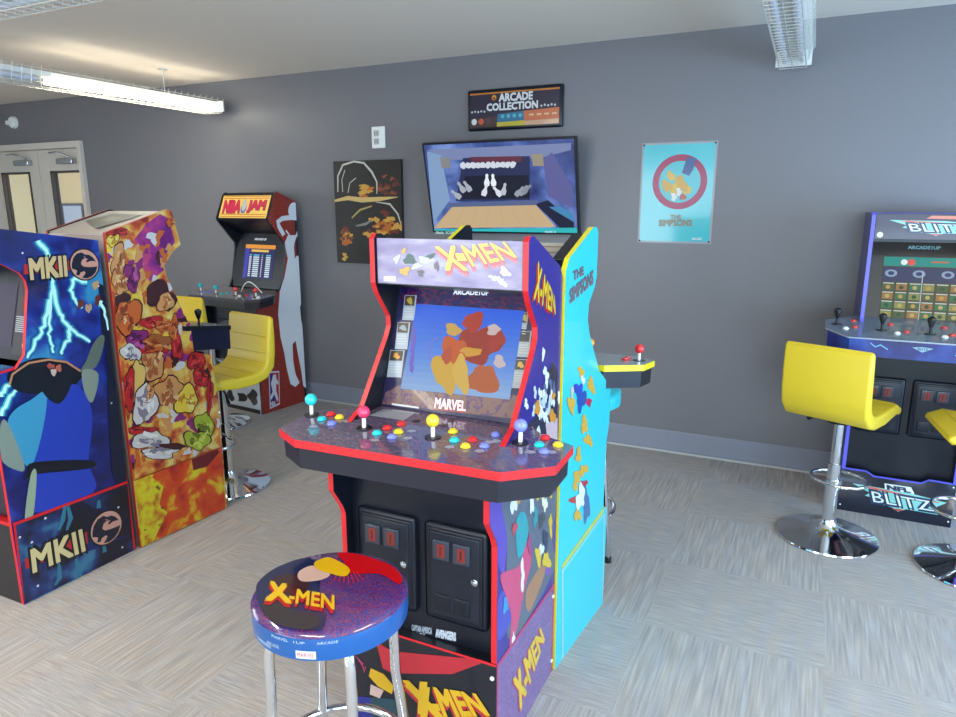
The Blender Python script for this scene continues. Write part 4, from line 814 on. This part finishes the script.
# ---- basketball cabinet against the back wall ------------------------------
W = .57; rot = -math.radians(6); D = .44
cr = Vector((-3.545, 3.69)); rg = Vector((math.cos(rot), math.sin(rot))); bk = Vector((-math.sin(rot), math.cos(rot)))
cen = cr - rg*W/2 + bk*D/2
o = cabinet('orange and black arcade cabinet with a white player silhouette against the back wall', (cen.x, cen.y, 0), rot, W, D)
prof = [(-.22, 0), (-.22, .72), (-.22, .83), (.02, .90), (.05, .96), (.095, 1.18), (.095, 1.235), (.055, 1.28), (-.05, 1.405), (-.055, 1.42), (.025, 1.60), (.045, 1.612), (.215, 1.545), (.22, 1.53), (.22, 0)]
ball_m = noisemat('basketball_print', [(.0, (110, 26, 18)), (.42, (176, 56, 36)), (.58, (150, 40, 28)), (.8, (96, 26, 20))], 110, 2, .35, .3)
def nba_right(b, pl):
    c4 = lambda x, y: (180+x/2.987, 180+y/2.987)
    wh = K((244, 246, 250))
    P = [(322,165),(312,190),(322,235),(312,290),(298,330),(293,400),(300,470),(312,520),(318,560),(330,610),(345,618),(357,605),(345,580),(338,540),(336,490),(345,480),(352,520),(362,570),(368,615),(380,625),(382,600),(372,540),(375,480),(362,420),(358,380),(375,330),(368,270),(362,235),(350,225),(343,235),(340,200),(345,165)]
    b.ppoly(pl, [c4(*p) for p in P], wh, 2)
    b.ppoly(pl, [c4(340+17*math.cos(a/3), 92+25*math.sin(a/3)) for a in range(19)], wh, 3)
    b.stroke(pl, [c4(*p) for p in [(310, 165), (296, 140), (292, 125), (305, 115), (330, 112), (355, 114), (364, 128), (358, 150), (350, 170)]], .035, wh, 3)
    b.stroke(pl, [c4(*p) for p in [(316, 150), (330, 170), (336, 200)]], .012, wh, 3); b.stroke(pl, [c4(*p) for p in [(352, 150), (342, 180), (336, 200)]], .012, wh, 3)
    b.poly(pl, [(.20, 0), (.22, 0), (.22, 1.5), (.20, 1.5)], K((20, 18, 24)), 1)
    # badge low on the side
    L = [c4(*p) for p in [(264, 572), (296, 570), (298, 670), (268, 684)]]
    for k, m, s_ in ((4, K((230, 226, 230)), 1), (5, K((200, 40, 50)), .84)):
        cx = sum(p[0] for p in L)/4; cy = sum(p[1] for p in L)/4; b.ppoly(pl, [(cx+(p[0]-cx)*s_, cy+(p[1]-cy)*(s_+ (0 if s_ == 1 else .07))) for p in L], m, k)
    b.ppoly(pl, [c4(*p) for p in [(268, 580), (278, 578), (274, 600), (282, 640), (284, 672), (270, 676)]], K((30, 44, 130)), 6)
    b.ppoly(pl, [c4(*p) for p in [(277, 582), (285, 580), (287, 592), (294, 606), (290, 612), (286, 606), (287, 630), (293, 655), (290, 662), (281, 640), (272, 656), (268, 650), (276, 632), (271, 608), (274, 596)]], K((236, 232, 236)), 7)
    b.text(pl, 'NBA', [c4(270, 675), c4(284, 672), c4(284, 660), c4(270, 662)], K((236, 232, 236)), 8, .03)
body(o, W, prof, .016, ball_m, black_m, nba_right, None)
wi = W/2-.016
def nba_marq(b, pl):
    L = 2*wi; H_ = .195
    b.poly(pl, [(.01, .01), (L-.01, .01), (L-.01, H_-.01), (.01, H_-.01)], K((236, 196, 96), .35), 1)
    for z in (.018, .035, .16, .175): b.poly(pl, [(.02, z), (L-.02, z), (L-.02, z+.006), (.02, z+.006)], K((196, 110, 40), .3), 2)
    for k, d, m in ((3, .004, K((30, 20, 70))), (4, 0, K((206, 36, 76), .3))):
        b.text(pl, 'NBA', [(.04+d, .055-d), (.225+d, .055-d), (.225+d, .145-d), (.04+d, .145-d)], m, k, .05, False); b.text(pl, 'JAM', [(.31+d, .055-d), (.49+d, .055-d), (.49+d, .145-d), (.31+d, .145-d)], m, k, .05, False)
    b.disc(pl, (.267, .11), .024, WHITE, 5, 16, .05); b.disc(pl, (.267, .085), .03, K((60, 110, 200), .2), 4, 16, .04)
slabpart(o, 'marquee', (-.052, 1.415), (.022, 1.60), wi, .012, black_m, nba_marq)
b = MB(); b.slab([(-wi, -.06, 1.415), (-wi, .14, 1.30), (wi, .14, 1.30), (wi, -.06, 1.415)], .008, black_m); b.build('speaker_panel', o)
def nba_bez(b, pl):
    b.text(pl, 'ARCADE1UP', [(.20, .365), (.33, .365), (.33, .380), (.20, .380)], K((220, 226, 236), .3), 3, .03, False)
bz, bp = slabpart(o, 'screen_bezel', (.035, .90), (.13, 1.31), wi, .01, black_m, nba_bez)
b = MB(); x0, x1 = .11, .44
b.poly(bp, [(x0, .07), (x1, .07), (x1, .33), (x0, .33)], E((34, 34, 90), .7), 3); b.poly(bp, [(x0, .30), (x1, .30), (x1, .33), (x0, .33)], E((226, 150, 50), .8), 4); b.poly(bp, [(.18, .275), (.37, .275), (.37, .292), (.18, .292)], E((230, 190, 90), .8), 4)
b.poly(bp, [(x0, .07), (x0+.035, .07), (x0+.05, .30), (x0, .30)], E((60, 60, 170), .8), 4)
for i in range(11):
    z = .085+i*.016
    for (a, c_, col) in ((.165, .19, (214, 220, 236)), (.21, .275, (206, 226, 236)), (.302, .314, (214, 200, 226)), (.35, .40, (206, 226, 236))): b.poly(bp, [(a, z), (c_, z), (c_, z+.010), (a, z+.010)], E(col if i < 10 else (90, 180, 220), .8), 5)
b.build('screen', bz)
kp, _ = slabpart(o, 'kick_panel', (-.17, .36), (-.17, .83), wi, .01, black_m); coin_door(kp, -.2, -.02, -.173, .44, .68); coin_door(kp, .02, .2, -.173, .44, .68)
b = MB(); b.box(-wi, wi, -.219, -.17, 0, .36, K((200, 206, 214))); rp = Plane((-wi, -.219, 0), (1,0,0), (0,0,1), o); rd = random.Random(21)
for i, (u, v_, r) in enumerate([(.05, .08, .05), (.12, .2, .06), (.2, .1, .045), (.27, .22, .06), (.33, .1, .05), (.38, .28, .045), (.46, .12, .055), (.48, .27, .04), (.1, .31, .05), (.22, .31, .04)]):
    n = 18; ph = rd.random()*6; b.poly(rp, [(u+r*(1+.35*math.sin(3*t_+ph))*math.cos(t_), v_+r*.9*(1+.3*math.sin(2*t_+ph))*math.sin(t_)) for t_ in [2*PI*j/n for j in range(n)]], BLACK, 2)
b.poly(rp, [(.0, .0), (.528, 0), (.528, .03), (0, .03)], BLACK, 3); b.build('riser', o, 'white and black patterned base')
MB().box(-wi, wi, .195, .215, 0, 1.54, black_m).build('back_panel', o); MB().slab([(-wi, .04, 1.607), (wi, .04, 1.607), (wi, .205, 1.54), (-wi, .205, 1.54)], .01, black_m).build('top_panel', o)
TE = (24, 186, 196)
deck(o, [(-.40, -.27), (-.31, -.33), (.31, -.33), (.40, -.27), (.40, -.14), (.29, -.02), (-.29, -.02), (-.40, -.14)], -.33, .868, -.02, .90, .07, mat('deck_grey_print', (128, 126, 130), .15, coat=.6), mat('deck_edge_dark', (40, 38, 44), .4), mat('deck_box_black', (16, 16, 26), .35),
    [((-.31, -.22), TE), ((-.11, -.24), TE), ((.11, -.24), RD), ((.30, -.22), RD)], [((-.25, -.24), (80, 110, 220)), ((-.22, -.21), (80, 110, 220)), ((-.05, -.24), TE), ((-.02, -.21), TE), ((.16, -.25), (240, 240, 240)), ((.2, -.22), RD), ((.345, -.24), (240, 240, 240))], px=False)

# ---- football cabinet at the right -----------------------------------------
W = .484; XN = .485; YN = 3.955
o = cabinet('blue-edged arcade cabinet with black joysticks against the wall at the right', (XN, YN, 0), 0, W, .485)
prof = [(-.243, 0), (-.243, .735), (-.243, .86), (-.10, .95), (-.085, .975), (-.10, 1.0), (-.095, 1.35), (-.085, 1.46), (-.07, 1.475), (.22, 1.475), (.243, 1.45), (.243, 0)]
prof = [(-.243, 0), (-.243, .86), (-.30, .90), (-.25, .985), (-.237, 1.35), (-.232, 1.465), (-.22, 1.478), (.23, 1.478), (.243, 1.465), (.243, 0)]
nfl_side = K((60, 56, 150))
def nfl_logo(b, pl, M, k, nfl=True):
    """M maps (0..1, 0..1) to the face"""
    t1, t2 = K((140, 214, 206), .15), K((226, 240, 240), .2)
    if nfl: b.poly(pl, [M(*p) for p in [(.36, .72), (.34, 1.0), (.62, 1.0), (.66, .80), (.66, .72)]], t2, k)
    b.poly(pl, [M(*p) for p in [(0, .82), (.3, .80), (.6, .78), (1, .62), (.9, .40), (.93, .12), (.60, .14), (.52, 0), (.46, .12), (.24, .22), (.22, .38), (.15, .42), (.2, .55)]], t1, k+1)
    b.poly(pl, [M(*p) for p in [(.1, .74), (.92, .56), (.93, .60), (.2, .80)]], K((226, 110, 96), .1), k+2)
    if nfl: b.text(pl, 'NFL', [M(.385, .79), M(.62, .79), M(.60, .95), M(.37, .95)], K((24, 50, 90)), k+3, .05, False)
    b.text(pl, 'BLITZ', [M(.24, .20), M(.90, .20), M(.84, .62), M(.20, .66)], K((28, 60, 100)), k+3, .06, False); b.text(pl, 'BLITZ', [M(.25, .23), M(.89, .23), M(.83, .59), M(.21, .63)], t2, k+4, -.005, False)
    b.poly(pl, [M(*p) for p in [(.45, .09), (.52, .12), (.59, .10), (.52, .02)]], K((220, 90, 80)), k+5)
def nfl_right(b, pl): pass
body(o, W, prof, .016, nfl_side, blu_rim)
wi = W/2-.016
def nfl_marq(b, pl):
    L = 2*wi; b.poly(pl, [(.004, .004), (L-.004, .004), (L-.004, .116), (.004, .116)], K((62, 56, 76), .2), 1)
    nfl_logo(b, pl, lambda u, v_: (.055+u*.365, .012+v_*.085+.008), 2, False)
    b.poly(pl, [(.20, .097), (.33, .094), (.36, .108), (.22, .110)], K((216, 130, 110), .2), 4)
    b.disc(pl, (.025, .022), .013, K((214, 214, 220), .2), 5, 18)
slabpart(o, 'marquee', (-.228, 1.354), (-.222, 1.473), wi, .012, black_m, nfl_marq)
b = MB(); b.box(-wi, wi, -.226, -.05, 1.344, 1.354, black_m); b.build('speaker_panel', o)
def nfl_bez(b, pl): b.text(pl, 'ARCADE1UP', [(.16, .375), (.29, .375), (.29, .390), (.16, .390)], K((120, 170, 180), .2), 3, .03, False)
bz, bp = slabpart(o, 'screen_bezel', (-.18, .945), (-.07, 1.345), wi, .01, mat('bezel_brown', (62, 56, 52), .2, coat=.5), nfl_bez)
b = MB(); x0, x1 = .065, .40
b.poly(bp, [(x0, .035), (x1, .035), (x1, .335), (x0, .335)], E((84, 84, 66), .6), 3); b.poly(bp, [(x0, .29), (x1, .29), (x1, .335), (x0, .335)], E((50, 150, 140), .7), 4)
b.disc(bp, (.18, .31), .016, E((220, 90, 80), .8), 5, 14); b.disc(bp, (.15, .31), .014, E((220, 240, 236), .8), 5, 14); b.poly(bp, [(.26, .31), (.33, .31), (.33, .318), (.26, .318)], E((200, 120, 90), .7), 5)
b.poly(bp, [(x0, .215), (x1, .215), (x1, .285), (x0, .285)], E((70, 74, 110), .6), 4)
for i, u in enumerate((.10, .215, .33)): b.disc(bp, (u, .255), .026, E((150, 170, 200), .7), 5, 14, .018); b.disc(bp, (u, .255), .014, E((60, 70, 120), .7), 6, 10, .010)
for i in range(6):
    for j in range(4):
        u = x0+.006+i*.055; v_ = .042+j*.044; b.poly(bp, [(u, v_), (u+.045, v_), (u+.045, v_+.028), (u, v_+.028)], E([(150, 160, 84), (70, 130, 84), (176, 130, 70), (90, 110, 60)][(i*3+j) % 4], .6), 5)
        b.disc(bp, (u+.022, v_+.014), .010, E([(210, 170, 90), (60, 90, 60), (200, 190, 120)][(i+j) % 3], .6), 6, 8); b.poly(bp, [(u, v_+.030), (u+.045, v_+.030), (u+.045, v_+.035), (u, v_+.035)], E((206, 216, 200), .7), 5)
b.poly(bp, [(.228, .035), (.232, .035), (.232, .27), (.228, .27)], E((190, 200, 210), .7), 7); b.build('screen', bz)
kp, _ = slabpart(o, 'kick_panel', (-.205, .20), (-.205, .86), wi, .01, black_m); coin_door(kp, -.21, -.015, -.208, .42, .70); coin_door(kp, .015, .21, -.208, .42, .70)
b = MB(); rc = [(-W/2, .0), (W/2, 0), (W/2, .222), (.13, .226), (.10, .205), (-.10, .205), (-.135, .226), (-W/2, .226)]
b.prism(rc, 'y', -.246, -.236, K((14, 20, 44)), blu_rim); rp = Plane((-W/2, -.246, 0), (1,0,0), (0,0,1), o)
e = [(x+W/2, z) for x, z in rc[2:]]
for i in range(len(e)-1): b.poly(rp, [e[i], e[i+1], (e[i+1][0], e[i+1][1]-.006), (e[i][0], e[i][1]-.006)], blu_rim, 1)
nfl_logo(b, rp, lambda u, v_: (.055+u*.40, .04+v_*.135), 2); b.build('riser', o, 'dark base board with winged logo')
for x in (-.23, .23):
    for z in (.03, .205): MB().lathe([(.004, 0), (.004, .002)], (x, -.2465, z), white_m, 10, (0, -1, 0)).build('screw', o)
MB().box(-wi, wi, .22, .24, 0, 1.47, black_m).build('back_panel', o); MB().box(-wi, wi, -.21, .22, 1.465, 1.475, blu_rim).build('top_panel', o)
dplan = [(-.388, -.385), (-.298, -.49), (.298, -.49), (.388, -.385), (.388, -.26), (.24, -.16), (-.24, -.16), (-.388, -.26)]
RDK = (206, 70, 60)
dk = deck(o, dplan, -.49, .93, -.16, .985, .085, mat('deck_slate', (108, 122, 140), .15, coat=.5), mat('deck_edge_pale', (150, 160, 176), .3), noisemat('deck_fascia_print', [(.3, (20, 24, 90)), (.5, (34, 44, 140)), (.7, (50, 90, 190))], 8, 3, .3, .4),
    [((836.5, 324), (20, 22, 26)), ((881.5, 330), (20, 22, 26)), ((930, 334), (20, 22, 26)), ((978, 340), (20, 22, 26))],
    [((853.6, 321.3), RDK), ((855, 327.4), RDK), ((845.8, 328.8), (236, 236, 236)), ((890.5, 325), RDK), ((906.6, 332.5), RDK), ((897.4, 333.8), (236, 236, 236)), ((944.3, 328.3), RDK), ((952.6, 335.8), RDK), ((945, 337.6), (236, 236, 236)), ((998, 340), RDK)], band=.006, black=True)
fpn = Plane((-.285, -.4845, .872), (1,0,0), (0,0,1), o); b = MB()
for pts in ([(.08, .036), (.10, .020), (.12, .030), (.15, .012)], [(.42, .036), (.40, .018), (.43, .024), (.40, .008)]):
    L_ = [fpn.P((p[0], p[1]+.003), .0008) for p in pts]; R_ = [fpn.P((p[0], p[1]-.003), .0008) for p in pts]; MB().add(L_+R_, [(i, 4+i, 5+i, i+1) for i in range(3)], K((120, 190, 240))).build('lightning_print', dk)
b.poly(fpn, [(.24, .03), (.28, .034), (.32, .03), (.30, .02), (.28, .010), (.26, .02)], K((150, 200, 220)), 2); b.text(fpn, 'BLITZ', [(.262, .020), (.30, .020), (.30, .029), (.262, .029)], K((30, 60, 120)), 3, .02, False); b.build('wing_print', dk)

# ------------------------------------------------------------------ stools
def round_stool(label, loc, rz, h, R_, seat_side, top_fn, seat_label=None):
    o = empty('round_bar_stool', loc, rz, label, 'stool', 'round padded stools by the cabinets')
    t = .066; z1 = h; b = MB()
    b.lathe([(R_*.96, z1-t), (R_*.995, z1-t+.005), (R_, z1-t+.02), (R_, z1-.025), (R_*.985, z1-.012)], (0,0,0), seat_side, 48); b.build('seat_band', o)
    b = MB(); b.lathe([(R_*.985, z1-.013), (R_*1.004, z1-.010), (R_*.985, z1-.004), (R_*.93, z1+.003), (R_*.7, z1+.006), (R_*.3, z1+.007)], (0,0,0), top_fn[0], 48)
    if top_fn[1]:
        tp_ = Plane((0, 0, z1+.0072), (1,0,0), (0,1,0), o); tp_.clip = [(R_*.975*math.cos(2*PI*i/40), R_*.975*math.sin(2*PI*i/40)) for i in range(40)]; top_fn[1](b, tp_)
    b.build('cushion', o)
    for k in range(4):
        a = PI/4+k*PI/2; d = Vector((math.cos(a), math.sin(a), 0)); r0, r1 = R_*.80, R_*1.10
        pts = [d*r0*.35+Vector((0,0,z1-t-.006)), d*r0*.80+Vector((0,0,z1-t-.008)), d*r0*.98+Vector((0,0,z1-t-.02)), d*r0*1.04+Vector((0,0,z1-t-.055)), d*(r0*1.06)+Vector((0,0,z1*.6)), d*r1+Vector((0,0,.02))]
        L = MB(); L.tube(pts, .0125, chrome_m, 14).build('leg', o)
        MB().lathe([(.016, 0), (.0165, .02), (.014, .028)], d*r1, K((20, 20, 22)), 16).build('rubber_foot', o)
    zr = .20; rr = R_*1.03-.012
    b = MB(); b.tube([(rr*math.cos(2*PI*i/40), rr*math.sin(2*PI*i/40), zr) for i in range(40)], .010, chrome_m, 10, closed=True); b.build('foot_ring', o)
    return o
seat_maze = noisemat('seat_maze_print', [(.0, (66, 36, 100)), (.45, (84, 48, 120)), (.5, (150, 60, 80)), (.55, (70, 56, 130))], 110, 2, .15, .8)
def xs_top(b, pl):
    b.cpoly(pl, [(338, 553), (362, 555), (392, 566), (402, 578), (398, 584), (380, 574), (350, 573), (344, 562)], K((214, 20, 30), rough=.15, coat=.8), 1)
    b.cpoly(pl, [(256, 590), (262, 578), (280, 566), (306, 558), (318, 566), (320, 590), (316, 600), (326, 612), (318, 632), (290, 628), (264, 614)], K((24, 34, 80), rough=.15, coat=.8), 2)
    b.cpoly(pl, [(270, 582), (288, 574), (308, 580), (304, 596), (280, 596)], K((60, 24, 30), rough=.15, coat=.8), 3)
    b.cpoly(pl, [(262, 606), (276, 600), (292, 610), (318, 616), (316, 628), (288, 630), (268, 618)], K((54, 44, 48), rough=.15, coat=.8), 3)
    b.cpoly(pl, [(314, 564), (320, 560), (330, 558), (346, 566), (350, 572), (344, 577), (330, 574), (318, 570)], K((240, 190, 20), rough=.15, coat=.8), 4)
    b.cpoly(pl, [(300, 571), (314, 566), (330, 574), (322, 580), (304, 582), (298, 578)], K((226, 186, 170), rough=.15, coat=.8), 3)
    for i in range(7): b.stroke(pl, [(338+i*3, 572), (334+i*5, 584-abs(i-3))], .0022, K((214, 30, 40)), 3)
    for k, dx, dy, m in ((5, -1.2, 3.2, K((200, 24, 30))), (6, -.6, 1.6, K((200, 24, 30))), (8, 0, 0, K((244, 196, 20)))):
        b.text(pl, 'X', [(266+dx, 601+dy), (291+dx, 604+dy), (287+dx, 586+dy), (270+dx, 583+dy)], m, k, .03)
        b.text(pl, '-MEN', [(289+dx, 603+dy), (334+dx, 610.5+dy), (334+dx, 597+dy), (291+dx, 589.5+dy)], m, k, .02)
XR_ = .175
xs = round_stool('round stool with a blue band and purple printed cushion in front of the purple cabinet', (-.916, 1.128, 0), math.radians(25.7+26-45+180-0), .65, XR_, K((8, 92, 168)), (seat_maze, xs_top))
def band(zt, a0, a1, h0, m, o_=xs, word=None, r=XR_, name='band_logo'):
    n = 14; T = []; Bm = []; b = MB()
    rz0 = o_.rotation_euler[2]
    if word is None:
        for i in range(n+1):
            a = math.radians(a0+(a1-a0)*i/n)-rz0; T.append((r*1.003*math.cos(a), r*1.003*math.sin(a), zt+h0)); Bm.append((r*1.003*math.cos(a), r*1.003*math.sin(a), zt))
        b.add(T+Bm, [(n+1+i, n+2+i, i+1, i) for i in range(n)], m)
    else:
        v, f = text_mesh(word); x0 = min(p[0] for p in v); x1 = max(p[0] for p in v); y0 = min(p[1] for p in v); y1 = max(p[1] for p in v)
        o2 = []
        for p in v:
            a = math.radians(a0+(a1-a0)*(p[0]-x0)/(x1-x0))-rz0; o2.append((r*1.006*math.cos(a), r*1.006*math.sin(a), zt+h0*(p[1]-y0)/(y1-y0)))
        b.add(o2, f, m)
    return b.build(name, o_)
pb = K((200, 225, 245))
band(.594, 283, 297, .018, WHITE); band(.598, 284, 296, .010, K((206, 40, 60)), word='MARVEL'); band(.606, 258, 270, .008, pb, word='ARCADE'); band(.602, 244, 262, .002, pb, name='band_line'); band(.598, 246, 262, .0015, pb, name='band_line')
band(.628, 264, 278, .007, pb, word='MARVEL'); band(.628, 282, 290, .006, pb, word='1UP'); band(.628, 298, 312, .006, pb, word='ARCADE')
round_stool('round stool with a turquoise seat and chrome legs behind the turquoise cabinet', (-.845, 2.765, 0), .35, .74, .178, turq, (turq, None))

def swivel_stool(label, loc, rz, seat_h=.62, seams=True, src=None):
    o = empty('swivel_bar_stool', loc, rz, label, 'bar stool', 'yellow swivel bar stools')
    b = MB(); w2 = .18
    # side outline (y forward = -y at front); back at +y
    out = []
    yb_, yf_ = .20, -.20; zs = seat_h
    cent = [(yf_, zs-.012), (yf_+.05, zs+.004), (-.02, zs-.012), (.09, zs-.010), (.15, zs+.008), (.188, zs+.05), (.200, zs+.11), (.206, zs+.20), (.212, zs+.30)]
    tk = [.018, .026, .030, .031, .031, .030, .027, .024, .016]
    up_, dn_ = [], []
    for i, (y, z) in enumerate(cent):
        a = Vector(cent[max(i-1, 0)]); c_ = Vector(cent[min(i+1, len(cent)-1)]); t = (c_-a).normalized(); nn = Vector((-t.y, t.x))
        up_.append((y+nn.x*tk[i], z+nn.y*tk[i])); dn_.append((y-nn.x*tk[i], z-nn.y*tk[i]))
    outl = up_+[(cent[-1][0], cent[-1][1]+.012)]+dn_[::-1]+[(cent[0][0]-.012, cent[0][1])]
    b.prism(outl, 'x', -w2, w2, yellow_m, bevel=.014, seg=4); b.build('seat_shell', o)
    if seams:
        s_ = MB()
        for i in (1, 2, 3, 5, 6, 7): 
            y, z = up_[i]; s_.tube([(-w2+.018, y, z), (0, y, z), (w2-.018, y, z)], .0022, stitch_m, 6)
        s_.build('seam', o)
    MB().lathe([(.055, seat_h-.062), (.060, seat_h-.045), (.08, seat_h-.035)], (0,0,0), black_m, 24).build('seat_mount', o)
    MB().tube([(.03, -.02, seat_h-.055), (.12, -.06, seat_h-.07), (.17, -.08, seat_h-.10)], [.005, .005, .010], black_m, 10).build('height_lever', o)
    b = MB(); b.lathe([(.0215, .26), (.0215, seat_h-.05)], (0,0,0), chrome_m, 24); b.lathe([(.031, .03), (.029, .30), (.027, .36), (.024, .362)], (0,0,0), chrome_m, 24); b.build('pole', o)
    b = MB(); b.lathe([(.212, 0), (.218, .004), (.216, .010), (.18, .018), (.12, .030), (.07, .046), (.045, .062), (.036, .08), (.034, .09)], (0,0,0), chrome_m, 56); b.build('base', o)
    pts = []
    for i in range(28):
        a = 2*PI*i/28; pts.append((.125*math.cos(a)*(1 if abs(math.cos(a)) < .8 else .97), -.075+.105*math.sin(a), .265))
    b = MB(); b.tube(pts, .0085, chrome_m, 10, closed=True); b.lathe([(.036, .245), (.036, .285)], (0,0,0), chrome_m, 24); b.build('footrest', o)
    return o
swivel_stool('yellow bar stool seen from behind, in front of the blue-edged cabinet at the right', (.19, 3.36, 0), PI-math.radians(23), .62)
swivel_stool('yellow bar stool cut by the right edge of the picture', (.745, 3.285, 0), -math.radians(84), .62)
swivel_stool('yellow bar stool seen from the front, right of the orange painted cabinet', (-2.775, 2.60, 0), -math.radians(10), .62)
swivel_stool('yellow bar stool seen from behind, at the orange basketball cabinet', (-3.69, 3.40, 0), PI, .62)

# ------------------------------------------------------------------ cables on the basketball cabinet
b = MB(); b.tube([(-3.70+.0+.2*t-.0, 3.72-.02*math.sin(3*t), .905+.075*math.sin(PI*t)) for t in [i/14 for i in range(15)]], .0035, white_m, 6)
b.build('cable', None, 'white cable looped over the deck of the basketball cabinet', cat='cable')
